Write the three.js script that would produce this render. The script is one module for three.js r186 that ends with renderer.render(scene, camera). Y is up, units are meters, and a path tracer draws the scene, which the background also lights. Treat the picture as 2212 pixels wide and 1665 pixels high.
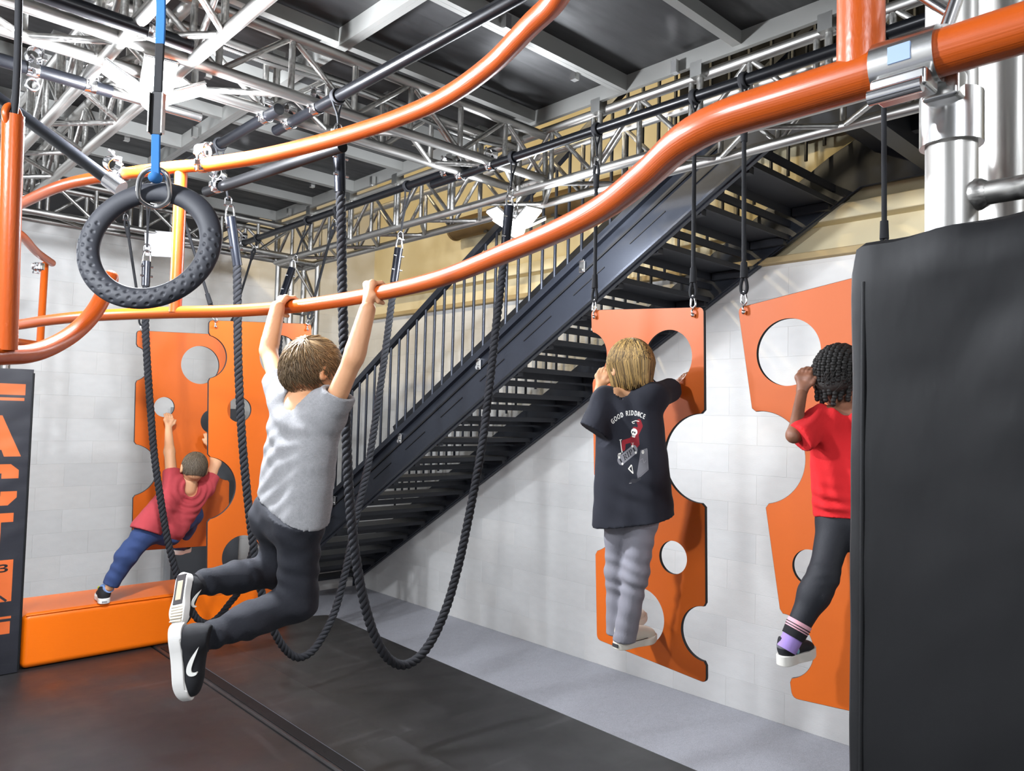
import * as THREE from 'three';
import { mergeGeometries } from 'three/addons/utils/BufferGeometryUtils.js';
import { RoundedBoxGeometry } from 'three/addons/geometries/RoundedBoxGeometry.js';
import { RectAreaLightUniformsLib } from 'three/addons/lights/RectAreaLightUniformsLib.js';
import { ImprovedNoise } from 'three/addons/math/ImprovedNoise.js';

// ------------------------------------------------------------------ camera, exposure
const scene = new THREE.Scene();
scene.background = new THREE.Color(0x000000);
const camera = new THREE.PerspectiveCamera(53.59, 2212 / 1665, 0.05, 60);
camera.position.set(0, 1.9733, 0);
{
  const yaw = THREE.MathUtils.degToRad(43.352), pitch = THREE.MathUtils.degToRad(2.482), roll = THREE.MathUtils.degToRad(1.4666);
  const f = new THREE.Vector3(Math.sin(yaw) * Math.cos(pitch), Math.sin(pitch), -Math.cos(yaw) * Math.cos(pitch));
  const r = new THREE.Vector3().crossVectors(f, new THREE.Vector3(0, 1, 0)).normalize();
  const u = new THREE.Vector3().crossVectors(r, f);
  const r2 = r.clone().multiplyScalar(Math.cos(roll)).addScaledVector(u, Math.sin(roll));
  const u2 = u.clone().multiplyScalar(Math.cos(roll)).addScaledVector(r, -Math.sin(roll));
  camera.quaternion.setFromRotationMatrix(new THREE.Matrix4().makeBasis(r2, u2, f.clone().negate()));
}
const renderer = new THREE.WebGLRenderer({ antialias: true });
renderer.toneMapping = THREE.LinearToneMapping;
renderer.toneMappingExposure = 1.5;
renderer.shadowMap.enabled = true;
RectAreaLightUniformsLib.init();
const LAMP_POWER = 13;        // candela of one work lamp
const WARM_POWER = 19;        // candela of one unseen upstairs lamp

// ------------------------------------------------------------------ helpers
const V = (a) => new THREE.Vector3(a[0], a[1], a[2]);
let seed = 7;
const rnd = () => { seed = (seed + 0x6D2B79F5) | 0; let t = Math.imul(seed ^ (seed >>> 15), 1 | seed); t = (t + Math.imul(t ^ (t >>> 7), 61 | t)) ^ t; return ((t ^ (t >>> 14)) >>> 0) / 4294967296; };
const noise = new ImprovedNoise();
const N3 = (x, y, z) => noise.noise(x + 31.7, y + 17.3, z + 5.1);
const taken = {};
const numbered = (n) => { if (!(n in taken)) { taken[n] = 0; return n; } taken[n]++; return n + '_' + String(taken[n]).padStart(3, '0'); };
function tag(o, label, category, group, kind) {
  o.name = numbered(o.name);
  if (label) o.userData.label = label;
  if (category) o.userData.category = category;
  if (group) o.userData.group = group;
  if (kind) o.userData.kind = kind;
  scene.add(o); return o;
}
function thing(name, label, category, group, pos) { const g = new THREE.Group(); g.name = name; if (pos) g.position.copy(V(pos)); return tag(g, label, category, group); }
function mesh(name, geo, mat, parent) {
  const m = new THREE.Mesh(geo, mat); m.name = name; m.castShadow = m.receiveShadow = true;
  if (parent) parent.add(m); return m;
}
function structure(name, geo, mat, label, category) { const m = mesh(name, geo, mat); return tag(m, label, category, null, 'structure'); }
const UNIT_CYL = new THREE.CylinderGeometry(1, 1, 1, 14, 1);
const UNIT_BOX = new THREE.BoxGeometry(1, 1, 1);
const UP = new THREE.Vector3(0, 1, 0);
// one straight tube between two points, sharing the unit cylinder
function rod(name, a, b, r, mat, parent) {
  const A = V(a), B = V(b), d = B.clone().sub(A), m = mesh(name, UNIT_CYL, mat, parent);
  m.position.copy(A).addScaledVector(d, 0.5); m.quaternion.setFromUnitVectors(UP, d.clone().normalize()); m.scale.set(r, d.length(), r); return m;
}
function slab(name, c, s, mat, parent, rot) {
  const m = mesh(name, UNIT_BOX, mat, parent); m.position.copy(V(c)); m.scale.set(...s); if (rot) m.rotation.set(...rot); return m;
}
const boxGeo = (c, s, r) => { const g = r ? new RoundedBoxGeometry(s[0], s[1], s[2], 3, r) : new THREE.BoxGeometry(...s); g.translate(...c); return g; };
function cylGeo(a, b, r, r2 = r, n = 14) {
  const A = V(a), B = V(b), d = B.clone().sub(A), g = new THREE.CylinderGeometry(r2, r, d.length(), n);
  g.applyQuaternion(new THREE.Quaternion().setFromUnitVectors(UP, d.clone().normalize())); g.translate(...A.addScaledVector(d, 0.5).toArray()); return g;
}
const curveOf = (pts, closed, tension) => new THREE.CatmullRomCurve3(pts.map(V), !!closed, tension === undefined ? 'centripetal' : 'catmullrom', tension);
const tubeGeo = (pts, r, n = 64, rad = 12, closed = false) => new THREE.TubeGeometry(curveOf(pts, closed), n, r, rad, closed);
const strip = (gs) => gs.map((g) => { const h = g.index ? g.toNonIndexed() : g; for (const k of Object.keys(h.attributes)) if (!['position', 'normal', 'uv'].includes(k)) h.deleteAttribute(k); return h; });
const merge = (gs) => mergeGeometries(strip(gs));
function capEnds(pts, r) { return [0, pts.length - 1].map((i) => { const s = new THREE.SphereGeometry(r * 0.99, 12, 8); s.translate(...pts[i]); return s; }); }
function frameOf(o, x, y, z) { o.quaternion.setFromRotationMatrix(new THREE.Matrix4().makeBasis(x, y, z)); return o; }

// ------------------------------------------------------------------ textures and materials
function dataTex(n, fn, srgb = true, rep = 1) {
  const d = new Uint8Array(n * n * 4);
  for (let y = 0; y < n; y++) for (let x = 0; x < n; x++) { const c = fn(x / n, y / n), i = (y * n + x) * 4; for (let k = 0; k < 3; k++) d[i + k] = Math.max(0, Math.min(255, Math.round((c.length ? c[k] : c) * 255))); d[i + 3] = 255; }
  const t = new THREE.DataTexture(d, n, n); t.wrapS = t.wrapT = THREE.RepeatWrapping; t.magFilter = THREE.LinearFilter; t.minFilter = THREE.LinearMipmapLinearFilter; t.generateMipmaps = true;
  if (srgb) t.colorSpace = THREE.SRGBColorSpace; t.repeat.set(rep, rep); t.needsUpdate = true; return t;
}
const fbm = (x, y, z, o = 4) => { let s = 0, a = 0.5, f = 1; for (let i = 0; i < o; i++) { s += a * N3(x * f, y * f, z + i * 9); a *= 0.5; f *= 2; } return s; };
// tileable noise: sampled on a torus
const tn = (u, v, f, z = 0, o = 3) => { const a = u * Math.PI * 2, b = v * Math.PI * 2; return fbm(Math.cos(a) * f, Math.sin(a) * f, z + Math.cos(b) * f + 3 * Math.sin(b) * f, o); };
const mat = (c, rough, metal = 0, extra = {}) => new THREE.MeshPhysicalMaterial({ color: c, roughness: rough, metalness: metal, ...extra });
const speckTex = dataTex(512, (u, v) => { const n = tn(u, v, 2.2, 1, 2); let s = rnd(); s = s < 0.03 ? -0.22 : s > 0.9 ? 0.10 : (s - 0.5) * 0.13; const g = 0.70 + n * 0.03 + s; return [g, g * 1.005, g * 1.045]; });
const vinylTex = dataTex(1024, (u, v) => {
  const a = fbm(u * 5, v * 5, 2, 5), b = fbm(u * 3 + 4, v * 26, 7, 3), c = fbm(u * 22, v * 4, 4, 3);
  const g = 0.145 + a * 0.035 + Math.max(0, b - 0.2) * 0.2 + Math.max(0, c - 0.22) * 0.2; return [g * 1.0, g * 0.985, g * 1.0];
});
const vinylRough = dataTex(512, (u, v) => 0.42 + fbm(u * 9, v * 9, 12, 4) * 0.28, false);
const plyTex = dataTex(1024, (u, v) => {
  const w = fbm(u * 3, v * 3, 6, 3) * 2, g = fbm(u * 4 + w * 0.3, v * 34 + w * 3, 5, 4), k = Math.max(0, fbm(u * 5, v * 7, 8, 3) - 0.12);
  const c = 0.105 + g * 0.05 + k * 0.11; return [c, c * 0.99, c * 1.02];
});
const plyRough = dataTex(512, (u, v) => 0.55 + fbm(u * 4, v * 20, 15, 4) * 0.3, false);
const aluTex = dataTex(256, (u, v) => { const g = 0.66 + tn(u, v, 1.5, 3, 4) * 0.22; return [g, g * 0.99, g * 0.965]; });
const aluRough = dataTex(256, (u, v) => 0.44 + tn(u, v, 1.8, 8, 4) * 0.32, false);
const paintBump = dataTex(256, (u, v) => 0.5 + tn(u, v, 6, 2, 4) * 0.5 + (rnd() - 0.5) * 0.12, false);
const wallTexA = dataTex(256, (u, v) => { const g = 0.89 + tn(u, v, 1.2, 5, 4) * 0.02; return [g, g * 0.998, g * 0.985]; });
const clothBump = dataTex(256, (u, v) => 0.5 + 0.25 * Math.sin(u * Math.PI * 2 * 40) * Math.sin(v * Math.PI * 2 * 40) + (rnd() - 0.5) * 0.4, false);
const heather = dataTex(256, (u, v) => { const s = (rnd() - 0.5) * 0.09 + tn(u, v, 3, 3, 3) * 0.05; return [0.53 + s, 0.53 + s, 0.535 + s]; });

const M = {
  alu: mat(0xffffff, 1, 1, { map: aluTex, roughnessMap: aluRough }),
  aluPlain: mat(0xa2a29f, 0.42, 1),
  zinc: mat(0xd8d8d6, 0.25, 1),
  chrome: mat(0xe6e6e8, 0.16, 1),
  orangePipe: mat(0xb64e0d, 0.34, 0, { clearcoat: 0.3, clearcoatRoughness: 0.25, bumpMap: paintBump, bumpScale: 0.0006 }),
  orangeBoard: mat(0xc55a07, 0.48, 0, { bumpMap: paintBump, bumpScale: 0.0002 }),
  boardEdge: mat(0x17171a, 0.6),
  orangeVinyl: mat(0xf07004, 0.36, 0, { bumpMap: paintBump, bumpScale: 0.0004 }),
  blackPipe: mat(0x0e0f12, 0.3, 0, { specularIntensity: 0.6 }),
  steelDark: mat(0x343841, 0.36, 0.5, { bumpMap: paintBump, bumpScale: 0.0003 }),
  steelUnder: mat(0x26282e, 0.55, 0.1),
  matTop: mat(0xffffff, 1, 0, { map: vinylTex, roughnessMap: vinylRough, bumpMap: paintBump, bumpScale: 0.0006 }),
  vinyl: mat(0x0e0f11, 0.58, 0, { specularIntensity: 0.6, bumpMap: paintBump, bumpScale: 0.0004 }),
  floor: mat(0xffffff, 0.75, 0, { map: speckTex }),
  ply: mat(0xffffff, 1, 0, { map: plyTex, roughnessMap: plyRough }),
  wallPlain: mat(0xd6d5d1, 0.8),
  mortar: mat(0xdcdbd8, 0.9),
  cream: mat(0xe4d8b4, 0.85),  // warm lamp tint put into the upper wall colour
  ceiling: mat(0x2a2a2c, 0.9),
  rope: mat(0x1b1c21, 0.85),
  web: mat(0x141519, 0.8),
  foam: mat(0x25272e, 0.62),
  blueWeb: mat(0x2b6aa8, 0.85),
  white: mat(0xeceae4, 0.6),
  tape: mat(0x0b0b0c, 0.45, 0, { specularIntensity: 0.4 }),
  black: mat(0x0c0c0e, 0.6),
};
// trims a sleeve end: cuts with a plane only within reach of the joint it belongs to
function cutAt2(f, p, n, c, reach) { const l = Math.hypot(...n), u = n.map((v) => v / l); return (x, y, z) => { const d = f(x, y, z), s = (x - p[0]) * u[0] + (y - p[1]) * u[1] + (z - p[2]) * u[2]; if (s < -0.02) return d; const r = Math.hypot(x - p[0], y - p[1], z - p[2]); return r < reach ? Math.max(d, s) : d; }; }

// ------------------------------------------------------------------ the room
function wallBlocks(parent, L, rows, h, len, place, mats, skip) {
  // painted blocks: shallow pillow shapes with chamfered edges, joints left open
  const shapes = {};
  const blockGeo = (w, hh) => {
    const k = w.toFixed(3) + hh; if (shapes[k]) return shapes[k];
    const a = w / 2 - 0.0004, b = hh / 2 - 0.0004, c = 0.002, d = 0.0014, P = [], U = [];
    const q = (p, r, s, t) => { for (const v of [p, r, s, p, s, t]) { P.push(...v); U.push(v[0] * 1.3, v[1] * 1.3); } };
    const o = [[-a, -b, 0], [a, -b, 0], [a, b, 0], [-a, b, 0]], i = [[-a + c, -b + c, d], [a - c, -b + c, d], [a - c, b - c, d], [-a + c, b - c, d]];
    q(...i); for (let n = 0; n < 4; n++) { const m = (n + 1) % 4; q(o[n], o[m], i[m], i[n]); }
    const g = new THREE.BufferGeometry(); g.setAttribute('position', new THREE.Float32BufferAttribute(P, 3)); g.setAttribute('uv', new THREE.Float32BufferAttribute(U, 2)); g.computeVertexNormals(); return shapes[k] = g;
  };
  for (let r = 0; r < rows; r++) {
    let u = r % 2 ? -len / 2 : 0;
    while (u < L - 0.02) {
      const a = Math.max(0, u), b = Math.min(L, u + len);
      if (b - a > 0.05 && !(skip && skip((a + b) / 2, (r + 0.5) * h))) { const m = mesh('block', blockGeo(b - a, h), mats[Math.floor(rnd() * mats.length)], parent); place(m, (a + b) / 2, (r + 0.5) * h); }
      u += len;
    }
  }
}
const wallMats = [0xffffff, 0xfafafa, 0xfdfcfb, 0xf8f8f8].map((c) => mat(c, 0.62, 0, { map: wallTexA, bumpMap: paintBump, bumpScale: 0.0009 }));
const H = 6.6, CH = 0.2032, BL = 0.437;
{
  const w = structure('wall_right', boxGeo([5.02, 1.5365, -1.35], [0.3, 3.073, 12.7]), M.mortar, 'white painted block wall running beside the stairs', 'wall');
  wallBlocks(w, 7.0, 15, CH, BL, (m, u, y) => { m.position.set(4.8695, y, -7.7 + u); m.rotation.y = -Math.PI / 2; }, wallMats);
  const b = structure('wall_back', boxGeo([0, H / 2, -7.85], [10.3, H, 0.3]), M.mortar, 'white painted block wall behind the orange bench', 'wall');
  wallBlocks(b, 5.3, 17, CH, BL, (m, u, y) => { m.position.set(4.865 - u, y + 0.046, -7.6995); }, wallMats);
  structure('wall_upper', boxGeo([5.12, (3.073 + H) / 2, -1.35], [0.3, H - 3.073, 12.7]), M.cream, 'upper wall above the white block wall, tinted cream for warm light', 'wall');
  structure('trim_1', boxGeo([4.92, 3.36, -1.35], [0.16, 0.10, 12.7], 0.01), M.cream, 'ledge running along the upper wall, tinted cream for warm light', 'trim');
  structure('trim_2', boxGeo([4.9, 3.095, -1.35], [0.2, 0.045, 12.7], 0.01), mat(0xb8a278, 0.9), 'brown strip on top of the white block wall', 'trim');  // brown strip for the band along the wall top
  structure('wall_left', boxGeo([-5.15, H / 2, -1.35], [0.3, H, 12.7]), M.wallPlain, 'plain wall behind the camera to the left', 'wall');
  structure('wall_front', boxGeo([0, H / 2, 5.15], [10.3, H, 0.3]), M.wallPlain, 'plain wall behind the camera', 'wall');
  structure('ceiling', boxGeo([0, H + 0.1, -1.35], [10.6, 0.2, 13.3]), M.ceiling, 'dark hall ceiling above the upper level', 'ceiling');
  const fg = new THREE.PlaneGeometry(10.3, 13); fg.rotateX(-Math.PI / 2); const uv = fg.attributes.uv; for (let i = 0; i < uv.count; i++) uv.setXY(i, uv.getX(i) * 10.3 / 0.8, uv.getY(i) * 13 / 0.8);
  fg.translate(0, 0, -1.35);
  const fl = structure('floor', boxGeo([0, -0.1, -1.35], [10.3, 0.198, 13]), M.mortar, 'grey speckled floor beside the black mats', 'floor');
  mesh('floor_covering', fg, M.floor, fl);
}
// crash mats: two big vinyl blocks with a seam strip between them
function crashMat(name, label, x0, x1, x0b, z0, z1, top, mt, grp, zi = z0) {
  const t = thing(name, label, 'mat', grp);
  const s = new THREE.Shape(), r = 0.05; // plan outline
  const pts = [[x0, -z1], [x0b, -z1], [x1, -z0], [x0, -zi]];
  pts.forEach((p, i) => {
    const a = pts[(i + 3) % 4], b = pts[(i + 1) % 4], u = new THREE.Vector2(a[0] - p[0], a[1] - p[1]).normalize(), v = new THREE.Vector2(b[0] - p[0], b[1] - p[1]).normalize();
    const A = [p[0] + u.x * r, p[1] + u.y * r], B = [p[0] + v.x * r, p[1] + v.y * r];
    if (i) s.lineTo(...A); else s.moveTo(...A); s.quadraticCurveTo(p[0], p[1], ...B);
  });
  const g = new THREE.ExtrudeGeometry(s, { depth: top - 0.03, bevelEnabled: true, bevelSize: 0.015, bevelThickness: 0.015, bevelSegments: 4, curveSegments: 6 });
  g.translate(0, 0, 0.015); g.rotateX(-Math.PI / 2);
  const uv = g.attributes.uv, p = g.attributes.position; for (let i = 0; i < uv.count; i++) uv.setXY(i, (p.getX(i) + p.getY(i)) / 2.6, (p.getZ(i) + p.getY(i) * 0.7) / 2.6);
  mesh('cover', g, mt, t); return t;
}
const MT = 0.5;
crashMat('crash_mat', 'black vinyl crash mat beside the grey floor strip', 1.735, 2.95, 2.70, -5.02, 4.9, MT, M.matTop, 'black crash mats', -5.5);
const mat2 = crashMat('crash_mat', 'black vinyl crash mat at the foot of the orange bench', -1.6, 1.70, 1.70, -5.5, 4.9, MT - 0.004, M.matTop, 'black crash mats');
{ // hook-and-loop flap over the seam
  const f = thing('seam_flap', 'narrow black vinyl flap covering the seam between mats', 'flap');
  mesh('flap', boxGeo([1.771, MT + 0.002, -0.1], [0.066, 0.005, 9.7], 0.002), M.vinyl, f);
  mesh('stitching', boxGeo([1.798, MT + 0.0045, -0.1], [0.004, 0.002, 9.7]), mat(0x45454a, 0.8), f);
}
{ // orange bench
  const b = thing('padded_bench', 'low orange vinyl padded bench along the back of the mats', 'bench');
  const g = new RoundedBoxGeometry(1.62, 0.31, 0.46, 5, 0.035); 
  const p = g.attributes.position; for (let i = 0; i < p.count; i++) { const x = p.getX(i), y = p.getY(i), z = p.getZ(i); p.setY(i, y + (y > 0 ? 0.006 * N3(x * 7, z * 6, 1) : 0)); p.setZ(i, z + 0.004 * N3(x * 6, y * 9, 3)); } g.computeVertexNormals();
  g.translate(1.815, MT + 0.155, -5.23); mesh('cushion', g, M.orangeVinyl, b);
  mesh('piping', tubeGeo([[1.02, MT + 0.298, -5.004], [1.5, MT + 0.301, -5.001], [2.1, MT + 0.299, -5.001], [2.60, MT + 0.299, -5.004]], 0.005, 40, 6), M.orangeVinyl, b);
}
// ------------------------------------------------------------------ stairs
{
  const st = thing('staircase', 'dark grey steel staircase with open treads along the block wall', 'staircase');
  const xo = 3.75, xw = 4.83, lo = (z) => 0.6 * z + 4.66, hi = (z) => 0.6 * z + 5.01, zl = -1.96, yl = 3.485, ze = 0.9;
  const strg = (x, name) => {
    const s = new THREE.Shape(); s.moveTo(-7.69, 0); s.lineTo(-7.69, 0.02); s.lineTo(-7.69, hi(-7.69)); s.lineTo(-2.16, hi(-2.16)); s.lineTo(-1.98, yl + 0.31); s.lineTo(ze, yl + 0.31); s.lineTo(ze, yl); s.lineTo(zl, yl); s.lineTo(-7.69, 0.045);
    const g = new THREE.ExtrudeGeometry(s, { depth: 0.03, bevelEnabled: true, bevelSize: 0.004, bevelThickness: 0.004, bevelSegments: 1 }); // shape x = world z
    g.rotateY(-Math.PI / 2); g.translate(x + 0.015, 0, 0); return mesh(name, g, M.steelDark, st);
  };
  const so = strg(xo, 'stringer'); strg(xw, 'stringer');
  // flanges, the seam bar along the face and the slits
  const along = (z0, z1, dy, sx, sy, x, name, m, par) => { const a = [x, lo(z0) + dy, z0], b = [x, lo(z1) + dy, z1], l = Math.hypot(z1 - z0, lo(z1) - lo(z0)); const o = slab(name, [x, (a[1] + b[1]) / 2, (z0 + z1) / 2], [sx, sy, l], m, par, [-Math.atan(0.6), 0, 0]); return o; };
  along(-7.6, -2.05, 0.012, 0.075, 0.014, xo - 0.02, 'flange', M.steelDark, st);
  along(-7.6, -2.2, 0.345, 0.075, 0.014, xo - 0.02, 'flange', M.steelDark, st);
  along(-7.6, -2.05, 0.012, 0.075, 0.014, xw + 0.0, 'flange', M.steelDark, st);
  along(-7.3, -2.3, 0.255, 0.014, 0.012, xo - 0.024, 'seam_bar', mat(0x0b0b0d, 0.7), so);
  for (let z = -6.6; z < -2.3; z += 0.46) along(z, z + 0.26, 0.165, 0.006, 0.006, xo - 0.022, 'slit', M.black, so);
  // flat guard bottom rail sits on top of the outer stringer
  along(-7.3, -2.25, 0.385, 0.04, 0.06, xo, 'bottom_rail', M.steelDark, st);
  // treads: folded pans with a low kick bar in each gap
  const rise = 0.18, run = 0.30;
  for (let i = 1; i <= 19; i++) {
    const y = rise * i, z = (y - 4.66 - 0.2) / 0.6; if (z > -2.0) break;
    const t = slab('tread', [(xo + xw) / 2, y, z + 0.14], [xw - xo - 0.03, 0.012, 0.285], M.steelUnder, st);
    slab('tread_lip', [(xo + xw) / 2, y - 0.03, z + 0.004], [xw - xo - 0.03, 0.06, 0.008], M.steelUnder, st);
    slab('tread_lip', [(xo + xw) / 2, y - 0.015, z + 0.28], [xw - xo - 0.03, 0.03, 0.008], M.steelUnder, st);
    slab('kick_bar', [(xo + xw) / 2, y + 0.082, z + 0.275], [xw - xo - 0.03, 0.045, 0.02], M.steelUnder, st);
    slab('tread_bracket', [xw - 0.05, y - 0.035, z + 0.14], [0.05, 0.05, 0.24], M.steelUnder, st);
    slab('tread_bracket', [xo + 0.05, y - 0.035, z + 0.14], [0.05, 0.05, 0.24], M.steelUnder, st);
  }
  // landing
  mesh('landing_plate', boxGeo([(xo + xw) / 2, yl + 0.29, -0.5], [xw - xo, 0.02, 2.9]), M.steelUnder, st);
  for (const z of [-1.52, -1.12, -0.62, -0.1]) slab('landing_beam', [(xo + xw) / 2, yl + 0.1, z], [xw - xo - 0.03, 0.2, 0.1], M.steelUnder, st);
  for (const z of [-1.32, -0.87]) slab('landing_brace', [(xo + xw) / 2, yl + 0.12, z], [0.06, 0.1, 0.4], M.steelUnder, st);
  mesh('landing_soffit', boxGeo([(xo + xw) / 2, yl + 0.2, -0.62], [xw - xo - 0.02, 0.008, 2.5]), M.steelUnder, st);
  // guards: near side and wall side
  const guard = (x, z0, z1) => {
    along(z0, z1, 1.225, 0.045, 0.05, x, 'handrail', M.steelDark, st);
    for (let z = z0 + 0.04; z < z1; z += 0.1205) rod('baluster', [x, lo(z) + 0.37, z], [x, lo(z) + 1.21, z], 0.0112, M.steelDark, st);
  };
  guard(xo, -6.75, -2.05); guard(xw - 0.15, -6.75, -2.05);
  slab('handrail', [xo, yl + 1.4, -0.6], [0.045, 0.05, 2.9], M.steelDark, st);
  for (let z = -2.0; z < 0.8; z += 0.1205) rod('baluster', [xo, yl + 0.3, z], [xo, yl + 1.4, z], 0.0112, M.steelDark, st);
  for (const z of [-3.3, -4.31, -5.29, -6.31]) {  // rail clips with bolts
    const y = lo(z) + 0.285; const c = mesh('rail_clip', merge([boxGeo([xo - 0.03, y + 0.01, z], [0.012, 0.075, 0.05], 0.004), boxGeo([xo - 0.02, y + 0.05, z], [0.05, 0.012, 0.05], 0.003)]), M.zinc, st);
    mesh('bolt', cylGeo([xo - 0.036, y - 0.01, z], [xo - 0.052, y - 0.01, z], 0.014, 0.014, 6), M.chrome, c);
  }
}
{ // black folded sheet standing in for the dark area above the landing
  const p = thing('black_sheet', 'black folded sheet against the upper wall above the stair landing', 'curtain');
  const g = new THREE.BoxGeometry(0.02, 1.9, 4.5, 1, 6, 160), a = g.attributes.position; for (let i = 0; i < a.count; i++) a.setX(i, a.getX(i) + 0.018 * Math.sin(a.getZ(i) * 38 + Math.sin(a.getZ(i) * 7) * 2)); g.computeVertexNormals(); g.translate(4.86, 4.83, -1.1); mesh('cloth', g, mat(0x101012, 0.95), p); rod('rail', [4.84, 5.79, -3.35], [4.84, 5.79, 1.15], 0.012, M.steelUnder, p);
}
{ // insulated duct upstairs
  const d = thing('round_duct', 'brown round duct running along the warm-tinted upper wall', 'duct');
  mesh('pipe', cylGeo([4.84, 3.88, -6.02], [4.84, 3.88, -3.42], 0.105, 0.105, 28), mat(0x6a5638, 0.8), d);
  mesh('end_cap', cylGeo([4.84, 3.88, -6.04], [4.84, 3.88, -6.015], 0.112, 0.112, 28), mat(0x7a6544, 0.8), d);
  for (const z of [-5.5, -4.6, -3.7]) mesh('bracket', boxGeo([4.87, 3.77, z], [0.17, 0.02, 0.05]), M.steelUnder, d);
}

// ------------------------------------------------------------------ stage decks overhead
{
  const frame = mat(0x93938f, 0.5, 0.5), xs = [-2.0, -0.76, 0.48, 1.72, 2.96], zs = [-6.12, -4.88, -3.64, -2.36, -1.10, 0.14, 1.38, 2.62];
  const names = ['row nearest the back wall', 'second row from the back wall', 'third row from the back wall', 'fourth row from the back wall', 'row nearest the camera'];
  for (let i = 1; i < 4; i++) for (let j = 0; j < 5; j++) {
    const x0 = xs[i], x1 = xs[i + 1], z0 = zs[j], z1 = zs[j + 1], zm = (z0 + z1) / 2, xm = (x0 + x1) / 2;
    const t = thing('stage_deck', `black plywood stage deck ${['', 'farthest from the stairs', 'in the middle column', 'beside the stair truss'][i]}, ${names[j]}`, 'deck', 'stage decks overhead');
    const pg = new THREE.PlaneGeometry(x1 - x0, z1 - z0); pg.rotateX(Math.PI / 2); const uv = pg.attributes.uv, o = rnd(); for (let k = 0; k < 4; k++) uv.setXY(k, uv.getX(k) * 0.9 + o, uv.getY(k) * 0.9 + o * 3);
    pg.translate(xm, 3.69, zm); mesh('plywood', pg, M.ply, t); mesh('top_sheet', boxGeo([xm, 3.705, zm], [x1 - x0, 0.026, z1 - z0]), M.ply, t);
    for (const z of [z0 + 0.0125, z1 - 0.0125]) slab('frame_bar', [xm, 3.65, z], [x1 - x0 - 0.05, 0.08, 0.024], frame, t);
    for (const x of [x0 + 0.0125, x1 - 0.0125]) slab('frame_bar', [x, 3.65, zm], [0.024, 0.08, z1 - z0], frame, t);
    slab('joist', [xm, 3.66, zm], [x1 - x0 - 0.05, 0.06, 0.042], frame, t);
    for (const [cx, cz] of [[xm - 0.25, z0 + 0.055], [x1 - 0.055, zm - 0.3], [xm + 0.3, z1 - 0.055]]) slab('clip', [cx, 3.62, cz], [0.03, 0.06, 0.03], M.zinc, t);
  }
  structure('ceiling', boxGeo([-2.88, 3.75, -0.1], [4.24, 0.1, 12.4]), M.ceiling, 'unseen dark ceiling behind the stage decks', 'ceiling');  // out of view, closes the deck level against upstairs light
  structure('ceiling', boxGeo([1.1, 3.75, 2.57], [3.72, 0.1, 4.86]), M.ceiling, 'unseen dark ceiling over the rear of the gym', 'ceiling');  // out of view, keeps upstairs light from leaking in
  structure('ceiling', boxGeo([0.48, 3.75, -6.9], [4.96, 0.1, 1.55]), M.ceiling, 'dark ceiling strip above the back block wall', 'ceiling');
}
// ------------------------------------------------------------------ box trusses
const chordR = 0.0245, braceR = 0.0125;
function truss(label, axis, a, b, c0, c1, y0, y1, bay, brackets) {
  // axis 'z': chords at x = c0, c1; axis 'x': chords at z = c0, c1
  const t = thing('box_truss', label, 'truss');
  const p = (s, c, y) => axis === 'z' ? [c, y, s] : [s, y, c];
  for (const c of [c0, c1]) for (const y of [y0, y1]) rod('chord', p(a, c, y), p(b, c, y), chordR, M.alu, t);
  const n = Math.round(Math.abs(b - a) / bay), d = (b - a) / n;
  for (let i = 0; i <= n; i++) {
    const s = a + d * i; if (i === 0 || i === n) { rod('brace', p(s, c0, y0), p(s, c1, y0), chordR, M.alu, t); }
    for (const c of [c0, c1]) rod('brace', p(s, c, y0), p(s, c, y1), braceR * 1.1, M.alu, t);
    if (i === n) break;
    for (const c of [c0, c1]) { const up = (i + (c === c0 ? 0 : 1)) % 2; rod('brace', p(s, c, up ? y1 : y0), p(s + d, c, up ? y0 : y1), braceR, M.alu, t); }
    rod('brace', p(s, i % 2 ? c0 : c1, y0), p(s + d, i % 2 ? c1 : c0, y0), braceR, M.alu, t);
  }
  if (brackets) for (let i = 0; i <= n; i += 2) { const s = a + d * i + 0.06; slab('deck_bracket', p(s, c0 - 0.03, y1 + 0.015), [0.06, 0.07, 0.06], M.aluPlain, t); rod('bracket_post', p(s, c0 - 0.02, y1), p(s, c0 - 0.02, y0), 0.016, M.alu, t); }
  return t;
}
truss('long aluminium box truss along the stair side with black pipe in front', 'z', -6.2, 2.2, 2.995, 3.255, 3.275, 3.58, 0.3, true);
truss('aluminium box truss above the left lamp running away from the camera', 'z', -6.2, 0.6, 0.81, 1.055, 3.31, 3.555, 0.3, true);
truss('aluminium cross truss joining the two long trusses above the ropes', 'x', -1.6, 3.0, -3.2, -2.955, 3.31, 3.555, 0.3, true);
truss('aluminium cross truss in front of the back wall', 'x', -1.2, 3.02, -6.2, -5.955, 3.29, 3.535, 0.3, false);
truss('aluminium cross truss overhead at the top left corner', 'x', -1.6, 1.0, -2.3, -2.05, 3.31, 3.555, 0.3, false);
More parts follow.
